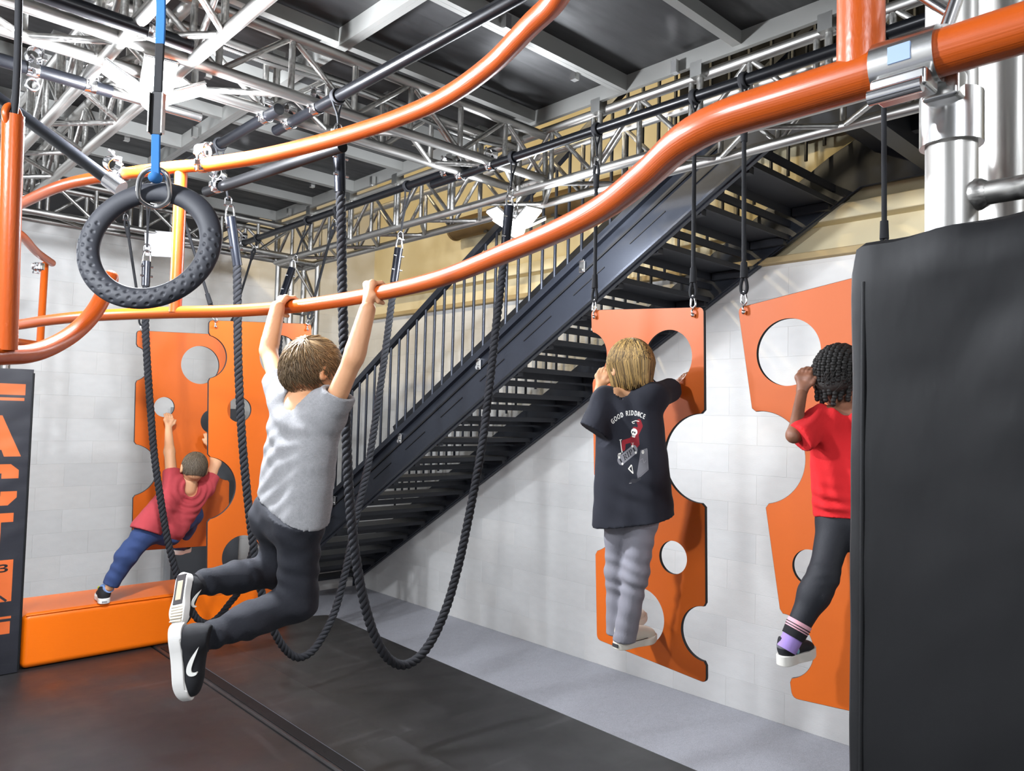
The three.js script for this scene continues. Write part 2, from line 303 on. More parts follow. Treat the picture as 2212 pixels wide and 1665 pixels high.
function tower(label, x, z, s, y1, bay) {
  const t = thing('truss_tower', label, 'truss tower');
  const c = [[x - s / 2, z - s / 2], [x + s / 2, z - s / 2], [x + s / 2, z + s / 2], [x - s / 2, z + s / 2]];
  for (const [a, b] of c) rod('leg', [a, 0.0, b], [a, y1, b], 0.025, M.alu, t);
  const n = Math.round(y1 / bay), d = y1 / n;
  for (let i = 0; i < n; i++) for (let k = 0; k < 4; k++) {
    const a = c[k], b = c[(k + 1) % 4], up = (i + k) % 2; rod('brace', [(up ? a : b)[0], d * i + 0.06, (up ? a : b)[1]], [(up ? b : a)[0], d * (i + 1) - 0.02, (up ? b : a)[1]], braceR, M.alu, t);
    rod('brace', [a[0], d * (i + 1) - 0.01, a[1]], [b[0], d * (i + 1) - 0.01, b[1]], i === n - 1 ? 0.0245 : braceR, M.alu, t);
  }
  slab('base_plate', [x, 0.006, z], [s + 0.18, 0.012, s + 0.18], M.alu, t);
  return t;
}
tower('aluminium truss tower behind the bright orange panel by the stairs', 3.15, -6.08, 0.245, 3.27, 0.42);
tower('aluminium truss tower behind the black banner pad on the left', 0.90, -6.08, 0.245, 3.27, 0.42);
{ // near tower on the right: legs and heavy braces above the black pad
  const t = thing('truss_tower', 'near aluminium truss tower rising out of the black pad on the right', 'truss tower');
  const lx = [0.90, 1.092], lz = [-0.27, -0.078];
  for (const x of lx) for (const z of lz) rod('leg', [x, MT, z], [x, 3.60, z], 0.0255, M.alu, t);
  rod('brace', [0.90, 2.222, -0.27], [0.90, 2.222, -0.078], 0.0125, M.alu, t);
  rod('brace', [0.90, 2.212, -0.27], [1.092, 2.165, -0.27], 0.0125, M.alu, t);
  rod('brace', [0.90, 2.56, -0.27], [1.092, 2.56, -0.27], 0.0125, M.alu, t);
  rod('brace', [0.90, 2.56, -0.27], [0.90, 2.56, -0.078], 0.0125, M.alu, t);
  rod('brace', [1.092, 2.165, -0.27], [1.092, 2.165, -0.078], 0.0125, M.alu, t);
  slab('base_plate', [0.995, MT + 0.008, -0.175], [0.4, 0.016, 0.4], M.alu, t);
  for (const [p, q] of [[[0.90, 2.222, -0.246], 0.017], [[1.07, 2.17, -0.27], 0.016]]) { const g = new THREE.SphereGeometry(q, 12, 8); g.translate(...p); mesh('weld', g, M.alu, t); }
}
{ // black pad wrapped round the near tower
  const t = thing('tower_pad', 'large black vinyl pad wrapped around the near right tower', 'pad');
  const s = new THREE.BoxGeometry(0.33, 2.142, 0.42, 26, 90, 30), p = s.attributes.position;
  for (let i = 0; i < p.count; i++) {
    let x = p.getX(i), y = p.getY(i), z = p.getZ(i);
    const r = 0.016, hx = 0.165 - r, hz = 0.21 - r, hy = 1.071 - r, cx = Math.max(-hx, Math.min(hx, x)), cy = Math.max(-hy, Math.min(hy, y)), cz = Math.max(-hz, Math.min(hz, z));
    const d = new THREE.Vector3(x - cx, y - cy, z - cz); if (d.length() > 0) d.setLength(r);
    const edge = Math.exp(-Math.pow((y - 0.98) / 0.14, 2)), e2 = Math.exp(-Math.pow((z + 0.2) / 0.08, 2));
    const calm = Math.min(1, Math.max(0, (z + 0.17) / 0.06)), w = calm * (0.006 * fbm(z * 7 + y * 2, y * 9 - z * 6, 3, 3) + edge * 0.026 * fbm(z * 5, y * 20 + z * 6, 9, 2)) + e2 * 0.002 * N3(z * 4, y * 12, 14);
    x = cx + d.x + (Math.abs(x) > 0.16 ? Math.sign(x) * w : 0); y = cy + d.y + (y > 1.07 ? 0.012 * N3(z * 12, x * 12, 2) : 0); z = cz + d.z + (Math.abs(z) > 0.2 ? Math.sign(z) * w : 0);
    p.setXYZ(i, x + 0.945, Math.max(MT + 0.012, y + 1.071 + 0.012 + Math.max(0, y - 0.9) * (z + 0.21) * 0.9), z - 0.121);
  }
  s.computeVertexNormals(); mesh('cover', s, M.vinyl, t);
  mesh('edge_binding', tubeGeo([[0.780, 0.55, -0.314], [0.780, 0.8, -0.314], [0.780, 1.5, -0.314], [0.780, 2.12, -0.314]], 0.0022, 30, 6), M.vinyl, t);
}
// ------------------------------------------------------------------ banner pad on the left
{
  const cv = document.createElement('canvas'); cv.width = 512; cv.height = 1024; const c = cv.getContext('2d');
  // pad face is 0.86 m wide by 1.68 m high; right edge of the face = right edge of the canvas
  const px = (m) => 512 - (0.99 - m) / 0.86 * 512, ppm = 512 / 0.86;
  c.fillStyle = '#25262d'; c.fillRect(0, 0, 512, 1024);
  for (let i = 0; i < 2600; i++) { const g = 36 + rnd() * 12; c.fillStyle = `rgba(${g},${g},${g + 5},0.35)`; c.fillRect(rnd() * 512, rnd() * 1024, 2 + rnd() * 30, 1 + rnd() * 2); }
  c.fillStyle = '#d2652f';
  const Y = (f) => f * 1024;                       // fraction down the face
  const R = 512;
  c.fillRect(0, Y(0.050), R - 21, Y(0.037)); c.fillRect(0, Y(0.096), R - 23, Y(0.010));
  const poly = (p) => { c.beginPath(); p.forEach(([x, y], i) => i ? c.lineTo(x, Y(y)) : c.moveTo(x, Y(y))); c.closePath(); c.fill(); };
  let L = R - 164;                      // letter column
  // A
  poly([[L + 42, 0.155], [L + 82, 0.155], [L + 140, 0.290], [L + 92, 0.290], [L + 84, 0.268], [L + 40, 0.268], [L + 32, 0.290], [L - 16, 0.290]]);
  c.fillStyle = '#25262d'; poly([[L + 62, 0.195], [L + 76, 0.240], [L + 48, 0.240]]); c.fillStyle = '#d2652f';
  L = R - 146; // stencil C
  poly([[L - 6, 0.335], [L + 10, 0.315], [L + 95, 0.315], [L + 118, 0.335], [L + 118, 0.362], [L + 70, 0.362], [L + 70, 0.345], [L + 44, 0.345], [L + 44, 0.420], [L + 70, 0.420], [L + 70, 0.404], [L + 116, 0.404], [L + 116, 0.425], [L + 92, 0.450], [L + 10, 0.450], [L - 6, 0.432]]);
  L = R - 140; // T
  poly([[L - 10, 0.475], [L + 104, 0.475], [L + 104, 0.505], [L + 70, 0.505], [L + 70, 0.585], [L + 24, 0.585], [L + 24, 0.505], [L - 10, 0.505]]);
  L = R - 136; // emblem: square with a diagonal cut and a small 3
  c.fillRect(L - 40, Y(0.628), 146, Y(0.136)); c.strokeStyle = '#25262d'; c.lineWidth = 7; c.beginPath(); c.moveTo(L - 10, Y(0.67)); c.lineTo(L + 92, Y(0.762)); c.stroke(); c.beginPath(); c.moveTo(L - 36, Y(0.762)); c.lineTo(L - 10, Y(0.67)); c.stroke();
  c.fillStyle = '#17181c'; c.font = 'bold 44px sans-serif'; c.save(); c.translate(L + 62, Y(0.668)); c.scale(1.35, 0.85); c.fillText('3', 0, 0); c.restore();
  c.fillStyle = '#d2652f'; c.fillRect(0, Y(0.812), L + 108, Y(0.008)); c.fillRect(0, Y(0.829), L + 106, Y(0.040));
  const tx = new THREE.CanvasTexture(cv); tx.colorSpace = THREE.SRGBColorSpace;
  const t = thing('banner_pad', 'black vinyl banner pad with orange lettering at the left edge', 'banner');
  const g = new THREE.BoxGeometry(0.86, 1.68, 0.1, 30, 60, 2), p = g.attributes.position;
  for (let i = 0; i < p.count; i++) { const y = p.getY(i), x = p.getX(i); p.setZ(i, p.getZ(i) + 0.004 * N3(x * 8, y * 16, 4)); p.setX(i, x + (x > 0.42 ? 0.003 * N3(2, y * 14, 3) : 0)); p.setY(i, y + (y > 0.83 ? 0.006 * N3(x * 5, 1, 1) : 0)); }
  g.computeVertexNormals(); g.translate(0.56, MT + 0.84, -5.03);
  const plain = M.vinyl; const m = mesh('cover', g, [plain, plain, plain, plain, mat(0xffffff, 0.45, 0, { map: tx }), plain], t);
  mesh('edge_binding', tubeGeo([[0.99, MT + 0.01, -4.978], [0.99, MT + 0.8, -4.978], [0.99, MT + 1.66, -4.978]], 0.006, 20, 6), M.vinyl, t);
}

// ------------------------------------------------------------------ pipes and couplers
function coupler(at, dirA, dirB, par, r = 0.024) {
  // two hinged collars back to back with wing bolts
  const A = V(dirA).normalize(), B = V(dirB).normalize(), n = new THREE.Vector3().crossVectors(A, B); if (n.length() < 0.1) n.set(0, 1, 0); n.normalize(); if (n.y < -0.1) n.negate();
  const p = V(at), q = p.clone().addScaledVector(n, 2 * r + 0.008), gs = [];
  const collar = (c, d) => { const g = new THREE.LatheGeometry([[r + 0.0005, -0.02], [r + 0.0055, -0.02], [r + 0.0055, 0.02], [r + 0.0005, 0.02], [r + 0.0005, -0.02]].map((v) => new THREE.Vector2(...v)), 20); g.applyQuaternion(new THREE.Quaternion().setFromUnitVectors(UP, d)); g.translate(c.x, c.y, c.z); gs.push(g); };
  collar(p, A); collar(q, B);
  gs.push(cylGeo(p.clone().addScaledVector(n, r).toArray(), q.clone().addScaledVector(n, -r).toArray(), 0.014, 0.014, 10));
  const side = new THREE.Vector3().crossVectors(A, n).normalize();
  for (const [c, d, s] of [[p, A, 1], [q, B, -1]]) {
    const w = new THREE.Vector3().crossVectors(d, n).normalize().multiplyScalar(s), e = c.clone().addScaledVector(w, r + 0.006), f = e.clone().addScaledVector(n, 0.03);
    gs.push(cylGeo(e.clone().addScaledVector(n, -0.03).toArray(), f.toArray(), 0.006, 0.006, 8));
    const k = boxGeo([0, 0, 0], [0.03, 0.022, 0.018], 0.003); k.translate(...e.toArray()); gs.push(k);
    for (const t of [-1, 1]) { const h = f.clone().addScaledVector(d, t * 0.016).addScaledVector(n, 0.012); gs.push(cylGeo(f.toArray(), h.toArray(), 0.004, 0.007, 8)); }
  }
  return mesh('coupler', merge(gs), M.chrome, par);
}
function pipe(name, label, a, b, r, m, cat = 'pipe') {
  const t = thing(name, label, cat); mesh('tube', cylGeo(a, b, r, r, 20), m, t);
  const d = V(b).sub(V(a)).normalize().multiplyScalar(0.004);
  for (const e of [a, b]) mesh('end_ring', cylGeo(V(e).sub(d).toArray(), V(e).add(d).toArray(), r * 1.03, r * 1.03, 20), m, t);
  return t;
}
const XA = [1, 0, 0], ZA = [0, 0, 1];
const pipeR = pipe('black_pipe', 'long black pipe in front of the stair truss carrying two climbing panels', [2.6, 3.292, -3.45], [2.6, 3.292, 0.6], 0.0225, M.blackPipe);
const pipeR2 = pipe('black_pipe', 'far black pipe in front of the stair truss above the bright orange panel', [2.6, 3.335, -6.15], [2.6, 3.335, -3.17], 0.0225, M.blackPipe);
const pipeL = pipe('black_pipe', 'black pipe above the long curved orange rail carrying the nearest rope', [1.59, 3.29, -3.33], [1.59, 3.29, 0.4], 0.024, M.blackPipe);
const pipeL2 = pipe('black_pipe', 'black pipe running away above the orange rail carrying the second rope', [1.475, 3.285, -5.7], [1.475, 3.285, -3.08], 0.024, M.blackPipe);
coupler([2.6, 3.292, -3.2], ZA, XA, pipeR); coupler([2.6, 3.292, -2.955], ZA, XA, pipeR); coupler([1.59, 3.29, -3.2], ZA, XA, pipeL); coupler([1.59, 3.29, -2.955], ZA, XA, pipeL);
coupler([1.475, 3.285, -3.2], ZA, XA, pipeL2); coupler([2.6, 3.335, -3.33], ZA, XA, pipeR2); coupler([2.6, 3.335, -5.96], ZA, XA, pipeR2);
const pipeU = pipe('wrapped_pipe', 'black wrapped pipe with bare galvanised end below the left lamp', [-1.2, 3.275, -3.4], [1.26, 3.275, -3.4], 0.021, M.zinc);
mesh('tape_wrap', cylGeo([-1.2, 3.275, -3.4], [0.90, 3.275, -3.4], 0.0255, 0.0255, 20), M.blackPipe, pipeU);
coupler([0.62, 3.275, -3.4], XA, ZA, pipeU); coupler([0.82, 3.275, -3.4], XA, ZA, pipeU); coupler([1.05, 3.275, -3.4], XA, ZA, pipeU);
{ const g = new THREE.TorusGeometry(0.022, 0.006, 8, 20); g.translate(0.62, 3.215, -3.4); mesh('eye_ring', g, M.chrome, pipeU); }
const pipeU2 = pipe('black_pipe', 'black pipe end crossing the top left corner beside the lamp', [-1.2, 3.29, -2.79], [0.99, 3.29, -2.79], 0.0255, M.blackPipe);
coupler([0.86, 3.29, -2.79], XA, ZA, pipeU2);
const pipeD = pipe('black_pipe', 'glossy black pipe slanting down to the ring from the left edge', [0.33,3.286,-3.533], [0.841,2.809,-3.079], 0.0235, M.blackPipe);
mesh('end_clamp', cylGeo([0.82,2.829,-3.098], [0.86,2.792,-3.063], 0.031, 0.031, 18), M.chrome, pipeD);
const pipeB = pipe('black_pipe', 'black pipe with capped end tucked under the curved orange rail', [1.373,3,-3.573], [1.49,3,-2.564], 0.024, M.tape);
coupler([1.374,3,-3.444], [0.15, 0, 1], [0.9, 0, -0.6], pipeB);

// ------------------------------------------------------------------ wavy orange rails
{
  const t = thing('wave_rail', 'long wavy orange double rail that the boy in grey hangs from', 'rail');
  const plan = [[0.84, 0.9], [0.84, 0.4], [0.84, 0], [0.842, -0.25], [0.842, -0.43], [0.845, -0.52], [0.868, -0.585], [0.95, -0.71], [1.055, -0.89], [1.13, -1.08], [1.195, -1.29], [1.30, -1.66], [1.338, -1.98], [1.338, -2.32], [1.305, -2.6], [1.22, -2.88], [1.09, -3.12], [0.91, -3.54], [0.82, -3.92], [0.77, -4.28]];
  const lowPts = plan.map(([x, z]) => [x, 2.36, z]).concat([[0.70, 2.36, -4.62], [0.941,2.36,-5.351], [1.159,2.36,-5.585]]);
  mesh('lower_rail', new THREE.TubeGeometry(curveOf(lowPts), 260, 0.024, 18), M.orangePipe, t);
  const upPts = [[0.842, 2.93, -0.35], [0.87, 2.93, -0.58], [1.05, 2.93, -0.9], [1.224,2.93,-1.185], [1.26,2.93,-1.296], [1.336,2.93,-1.531], [1.38,2.93,-1.789], [1.374,2.93,-2.046], [1.319,2.93,-2.391], [1.225,2.93,-2.74], [1.118,2.93,-3]];
  mesh('upper_rail', new THREE.TubeGeometry(curveOf(upPts), 160, 0.0275, 18), M.orangePipe, t);
  const upPts2 = [[1.128,2.93,-2.98], [1.071,2.93,-3.067], [0.946,2.93,-3.332], [0.823,2.93,-3.662], [0.748,2.93,-4.213], [0.715,2.93,-4.63], [0.812,2.93,-4.835], [0.895,2.93,-4.992], [1.07,2.93,-5.466], [1.222,2.93,-5.79]];
  mesh('upper_rail', merge([new THREE.TubeGeometry(curveOf(upPts2), 140, 0.024, 18), ...capEnds(upPts2, 0.024)]), M.orangePipe, t);
  rod('rung', [1.078,2.93,-3.076], [1.089,2.36,-3.106], 0.024, M.orangePipe, t);
  rod('rung', [1.198,2.93,-5.867], [1.133,2.36,-5.571], 0.022, M.orangePipe, t);
  rod('rung', [0.846, 2.36, -0.345], [0.846, 2.95, -0.345], 0.025, M.orangePipe, t);
  coupler([1.125,2.93,-2.983], [0.6, 0, 1], [0.6, 0, 1], t); coupler([0.938,2.93,-3.35], [0.6, 0, 1], [0.3, -0.5, 1], t); coupler([1.117,2.87,-5.62], [0, 1, 0], [1, 0, 0], t);
  // big hinged clamp that ties the rail to the near tower
  const cl = mesh('tower_clamp', merge([cylGeo([0.842, 2.36, -0.325], [0.842, 2.36, -0.262], 0.029, 0.029, 28), boxGeo([0.826, 2.328, -0.293], [0.036, 0.02, 0.056], 0.004), boxGeo([0.872, 2.335, -0.268], [0.034, 0.034, 0.036], 0.005)]), M.zinc, t);
  mesh('clamp_bolt', cylGeo([0.806, 2.318, -0.32], [0.806, 2.318, -0.268], 0.008), M.chrome, cl); mesh('clamp_bolt', cylGeo([0.86, 2.395, -0.262], [0.86, 2.43, -0.25], 0.007), M.chrome, cl); mesh('clamp_bolt', cylGeo([0.862, 2.41, -0.262], [0.862, 2.44, -0.29], 0.005), M.chrome, cl);
  mesh('leg_collar', cylGeo([0.90, 2.335, -0.27], [0.90, 2.28, -0.27], 0.031, 0.031, 24), M.zinc, cl);
  { const g = boxGeo([0.8135, 2.36, -0.293], [0.003, 0.018, 0.022]); mesh('sticker', g, mat(0x8fa6c8, 0.4), cl); }
}
{ // hook shaped rail end at the left edge
  const t = thing('hook_rail', 'orange upright with curved hook end hanging on a black strap at the left edge', 'rail');
  const up = [[0.365,2.687,-2.201], [0.372,2.425,-2.21], [0.385,2.113,-2.244]];
  mesh('upright', new THREE.TubeGeometry(curveOf(up), 30, 0.0245, 18), M.orangePipe, t);
  const arc = [[0.275,2.093,-2.143], [0.34,2.093,-2.219], [0.39,2.1,-2.268], [0.446,2.11,-2.324], [0.514,2.139,-2.396], [0.585,2.189,-2.464], [0.639,2.249,-2.505], [0.675,2.313,-2.536], [0.7,2.376,-2.564]];
  mesh('hook', merge([new THREE.TubeGeometry(curveOf(arc), 70, 0.0245, 18), ...capEnds(arc, 0.0245)]), M.orangePipe, t);
  const eye = new THREE.TorusGeometry(0.026, 0.008, 10, 24); eye.rotateY(0.75); eye.translate(...[0.364,2.684,-2.202]); mesh('lug', eye, M.orangePipe, t);
  mesh('strap', merge([tubeGeo([[0.363,2.669,-2.19], [0.365,2.711,-2.185], [0.362,2.826,-2.168], [0.35,3.142,-2.16]], 0.0085, 30, 8), tubeGeo([[0.358,2.681,-2.208], [0.362,2.723,-2.187], [0.364,2.828,-2.172]], 0.006, 20, 8)]), M.web, t);
}
// ------------------------------------------------------------------ hanging straps, shackles, ropes
function strapDown(at, to, r, par) {
  const A = V(at), B = V(to), ring = new THREE.TorusGeometry(r + 0.005, 0.0055, 8, 24); ring.scale(1, 1, 2.6); ring.translate(at[0], at[1], at[2]);
  const gs = [ring];
  for (const s of [-1, 1]) gs.push(tubeGeo([[A.x + s * (r + 0.004), A.y - 0.004, A.z], [A.x + s * r * 0.7, A.y - r - 0.012, A.z], [A.x * 0.4 + B.x * 0.6 + s * 0.003, A.y * 0.4 + B.y * 0.6, A.z * 0.4 + B.z * 0.6], [B.x, B.y, B.z]], 0.005, 16, 6));
  return mesh('strap', merge(gs), M.web, par);
}
function shackleGeo(c, w, h, wire) {
  const p = []; for (let i = 0; i <= 16; i++) { const a = Math.PI * (i / 16); p.push([c[0] + Math.cos(a) * w, c[1] + h * 0.35 + Math.sin(a) * w * 1.1, c[2]]); }
  p.unshift([c[0] + w, c[1] - h * 0.5, c[2]]); p.push([c[0] - w, c[1] - h * 0.5, c[2]]);
  return merge([tubeGeo(p, wire, 40, 8), cylGeo([c[0] - w * 1.35, c[1] - h * 0.5, c[2]], [c[0] + w * 1.35, c[1] - h * 0.5, c[2]], wire * 1.25, wire * 1.25, 10)]);
}
function ropeGeo(pts, r, pitch) {
  const c = curveOf(pts), L = c.getLength(), n = Math.ceil(L / pitch * 11), fr = c.computeFrenetFrames(n, false), cs = c.getSpacedPoints(n), gs = [];
  for (let k = 0; k < 3; k++) {
    const q = cs.map((p, i) => { const a = i / n * L / pitch * Math.PI * 2 + k * Math.PI * 2 / 3; return p.clone().addScaledVector(fr.normals[i], Math.cos(a) * r * 0.50).addScaledVector(fr.binormals[i], Math.sin(a) * r * 0.50); });
    gs.push(new THREE.TubeGeometry(new THREE.CatmullRomCurve3(q, false, 'centripetal'), n, r * 0.565, 7));
  }
  return merge(gs);
}
function climbingRope(label, pts, hangers, r = 0.0205) {
  const t = thing('climbing_rope', label, 'rope', null);
  mesh('rope', ropeGeo(pts, r, 0.082), M.rope, t);
  for (const h of hangers) {
    const top = V(h.pipe), e = V(h.end), d = e.clone().sub(top).normalize();
    const s0 = top.clone().addScaledVector(d, h.strap), s1 = s0.clone().addScaledVector(d, 0.085), s2 = e.clone();
    strapDown(h.pipe, s0.toArray(), 0.024, t);
    mesh('shackle', shackleGeo(s0.clone().addScaledVector(d, 0.012).toArray(), 0.017, 0.03, 0.0042), M.chrome, t);
    const lk = []; for (let i = 0; i < 24; i++) { const a = i / 24 * Math.PI * 2, c = Math.cos(a), s = Math.sin(a); lk.push([s0.x + d.x * 0.07 + c * 0.021, s0.y - 0.075 + Math.sign(s) * Math.pow(Math.abs(s), 0.8) * 0.055, s0.z + d.z * 0.07]); }
    mesh('link', tubeGeo(lk, 0.0055, 60, 8, true), M.chrome, t);
    const sl = mesh('sleeve', cylGeo(s1.toArray(), s2.clone().addScaledVector(d, 0.02).toArray(), r * 1.22, r * 1.12, 20), mat(0x1a1d26, 0.3, 0.3), t);
    for (const f of [0.25, 0.7]) { const b = s1.clone().lerp(s2, f); mesh('sleeve_bolt', cylGeo([b.x - 0.034, b.y, b.z + 0.01], [b.x + 0.034, b.y, b.z + 0.01], 0.006, 0.006, 10), M.chrome, sl); }
  }
  return t;
}
climbingRope('nearest thick black rope hanging in a deep loop beside the boy in grey',
  [[1.618,2.915,-2.785], [1.628,2.79,-2.785], [1.642,2.54,-2.785], [1.659,2.29,-2.785], [1.677,2.059,-2.785], [1.695,1.809,-2.785], [1.72,1.578,-2.785], [1.752,1.383,-2.785], [1.796,1.204,-2.785], [1.857,1.039,-2.785], [1.932,0.925,-2.785], [2.012,0.879,-2.785], [2.092,0.892,-2.785], [2.167,0.956,-2.785], [2.243,1.082,-2.785], [2.313,1.277,-2.785], [2.377,1.537,-2.785], [2.437,1.822,-2.785], [2.477,2.115,-2.785], [2.507,2.39,-2.785], [2.538,2.648,-2.785], [2.555,2.813,-2.785]],
  [{ pipe: [1.59, 3.29, -2.785], end: [1.618,2.915,-2.785], strap: 0.13 }, { pipe: [2.6, 3.292, -2.785], end: [2.558,2.813,-2.785], strap: 0.17 }]);
climbingRope('middle black rope looping behind the legs of the boy in grey',
  [[1.585,2.713,-3.7], [1.595,2.547,-3.7], [1.609,2.27,-3.7], [1.628,2.04,-3.7], [1.652,1.809,-3.7], [1.684,1.578,-3.7], [1.722,1.344,-3.7], [1.769,1.112,-3.7], [1.82,0.946,-3.7], [1.881,0.814,-3.7], [1.944,0.73,-3.7], [2.003,0.692,-3.7], [2.075,0.707,-3.7], [2.143,0.781,-3.7], [2.204,0.889,-3.7], [2.264,1.094,-3.7], [2.323,1.394,-3.7], [2.392,1.701,-3.7], [2.439,2.017,-3.7], [2.48,2.339,-3.7], [2.511,2.611,-3.7], [2.528,2.763,-3.7]],
  [{ pipe: [1.475, 3.285, -3.7], end: [1.585,2.72,-3.7], strap: 0.27 }, { pipe: [2.6, 3.335, -3.7], end: [2.527,2.768,-3.7], strap: 0.3 }]);
climbingRope('far left black rope hanging in front of the boy in the red shirt',
  [[1.482,2.71,-4.72], [1.49,2.471,-4.72], [1.509,2.255,-4.72], [1.539,1.984,-4.72], [1.572,1.712,-4.72], [1.621,1.438,-4.72], [1.674,1.189,-4.72], [1.733,0.991,-4.72], [1.794,0.839,-4.72], [1.873,0.699,-4.72], [1.936,0.667,-4.72], [1.998,0.694,-4.72], [2.063,0.767,-4.72], [2.12,0.834,-4.72], [2.21,1.078,-4.74], [2.291,1.487,-4.78], [2.346,1.945,-4.8], [2.375,2.288,-4.82], [2.393,2.574,-4.84], [2.402,2.734,-4.85]],
  [{ pipe: [1.475, 3.285, -4.72], end: [1.481,2.716,-4.72], strap: 0.36 }, { pipe: [2.6, 3.335, -4.9], end: [2.401,2.75,-4.85], strap: 0.3 }]);

// ------------------------------------------------------------------ climbing panels with round cut-outs
function panelShape(c, bites, holes) {
  const out = [], inside = (() => { let x = 0, y = 0; c.forEach((p) => { x += p[0] / 4; y += p[1] / 4; }); return [x, y]; })();
  const fil = 0.022;
  for (let i = 0; i < 4; i++) {
    const A = c[i], B = c[(i + 1) % 4], P = c[(i + 3) % 4], L = Math.hypot(B[0] - A[0], B[1] - A[1]), u = [(B[0] - A[0]) / L, (B[1] - A[1]) / L];
    let n = [-u[1], u[0]]; if ((inside[0] - A[0]) * n[0] + (inside[1] - A[1]) * n[1] < 0) n = [-n[0], -n[1]];
    const pl = Math.hypot(P[0] - A[0], P[1] - A[1]), w = [(P[0] - A[0]) / pl, (P[1] - A[1]) / pl];
    for (let k = 0; k <= 5; k++) { const t = k / 5, a = (1 - t) * (1 - t), d = t * t; out.push([A[0] + w[0] * fil * a + u[0] * fil * d, A[1] + w[1] * fil * a + u[1] * fil * d]); }
    const bs = (bites[i] || []).map(([x, y, r]) => { const s = (x - A[0]) * u[0] + (y - A[1]) * u[1], h = (x - A[0]) * n[0] + (y - A[1]) * n[1], q = Math.sqrt(Math.max(0, r * r - h * h)); return { s, q, h, r, x, y }; }).sort((a, b) => a.s - b.s);
    for (const b of bs) {
      const a0 = Math.atan2(b.h, b.q), f = 0.014; // arc runs from -q to +q through the inside
      out.push([A[0] + u[0] * (b.s - b.q - f), A[1] + u[1] * (b.s - b.q - f)]);
      for (let k = 1; k < 40; k++) { const th = Math.PI + a0 - (Math.PI + 2 * a0) * (k / 40), cx = Math.cos(th) * b.r, cy = Math.sin(th) * b.r; out.push([b.x + u[0] * cx + n[0] * cy, b.y + u[1] * cx + n[1] * cy]); }
      out.push([A[0] + u[0] * (b.s + b.q + f), A[1] + u[1] * (b.s + b.q + f)]);
    }
  }
  const s = new THREE.Shape(out.map((p) => new THREE.Vector2(...p)));
  for (const [x, y, r] of holes) { const h = new THREE.Path(); h.absellipse(x, y, r, r, 0, Math.PI * 2, true, 0); s.holes.push(h); }
  return s;
}
function climbingPanel(label, plane, at, corners, bites, holes, hangs) {
  const t = thing('climbing_board', label, 'climbing panel');
  const s = panelShape(corners, bites, holes), T = 0.013;
  const place = (g) => { if (plane === 'x') { g.rotateY(-Math.PI / 2); g.translate(at, 0, 0); } else g.translate(0, 0, at); return g; };
  const g = new THREE.ExtrudeGeometry(s, { depth: T, bevelEnabled: true, bevelSize: 0.0015, bevelThickness: 0.0015, bevelSegments: 1, curveSegments: 36 }); g.translate(0, 0, -T);
  const groupsMat = [M.orangeBoard, M.boardEdge]; mesh('board', place(g), groupsMat, t);
  for (const h of hangs) {
    const p = plane === 'x' ? [at - 0.012, h.p[1], h.p[0]] : [h.p[0], h.p[1], at + 0.012];
    const b = new THREE.TorusGeometry(0.013, 0.004, 8, 20); if (plane !== 'x') b.rotateY(Math.PI / 2); b.translate(plane === 'x' ? at - 0.006 : p[0], p[1] + 0.012, plane === 'x' ? p[2] : at - 0.004); mesh('eye_ring', b, M.chrome, t);
    { const bolt = new THREE.SphereGeometry(0.009, 12, 8); bolt.translate(...p); mesh('eye_bolt', bolt, M.chrome, t); }
    const A = new THREE.Vector3(p[0], p[1] + 0.03, p[2]), B = V(h.pipe), d = B.clone().sub(A), L = d.length(); d.normalize();
    const at2 = (s) => A.clone().addScaledVector(d, s).toArray();
    const loop = (s0, s1, w) => { const q = []; for (let i = 0; i < 20; i++) { const a = i / 20 * Math.PI * 2, m = (s0 + s1) / 2 + Math.cos(a) * (s1 - s0) / 2, v = at2(m); v[plane === 'x' ? 2 : 0] += Math.sin(a) * w * (1 - 0.55 * Math.cos(a)) * 0.9; q.push(v); } return q; };
    mesh('carabiner', tubeGeo(loop(0, 0.05, 0.011), 0.004, 40, 8, true), M.chrome, t);
    mesh('cable_eye', tubeGeo(loop(0.04, 0.115, 0.013), 0.0065, 40, 8, true), M.web, t);
    mesh('cable', merge([cylGeo(at2(0.10), at2(0.16), 0.0145, 0.0125, 14), cylGeo(at2(0.15), at2(L * h.cut - 0.09), 0.0085, 0.0085, 12), cylGeo(at2(L * h.cut - 0.12), at2(L * h.cut - 0.06), 0.0125, 0.0145, 14)]), M.web, t);
    mesh('cable_eye', tubeGeo(loop(L * h.cut - 0.07, L * h.cut, 0.013), 0.0065, 40, 8, true), M.web, t);
    mesh('shackle', shackleGeo(at2(L * h.cut), 0.013, 0.03, 0.0038), M.chrome, t);
    strapDown(h.pipe, at2(L * h.cut + 0.02), 0.0225, t);
  }
  return t;
}
climbingPanel('orange panel with round holes that the blond child stands on', 'x', 2.6,
  [[-2.245, 2.469], [-1.664, 2.431], [-1.629, 0.981], [-2.173, 1.025]],
  { 1: [[-1.664, 1.837, 0.176], [-1.640, 1.164, 0.105]], 3: [[-2.262, 2.262, 0.112], [-2.235, 1.56, 0.165]] },
  [[-1.829, 2.237, 0.116], [-1.788, 1.434, 0.066], [-1.94, 1.172, 0.115]],
  [{ p: [-2.218, 2.435], pipe: [2.6, 3.292, -2.235], cut: 0.82 }, { p: [-1.705, 2.402], pipe: [2.6, 3.292, -1.72], cut: 0.87 }]);
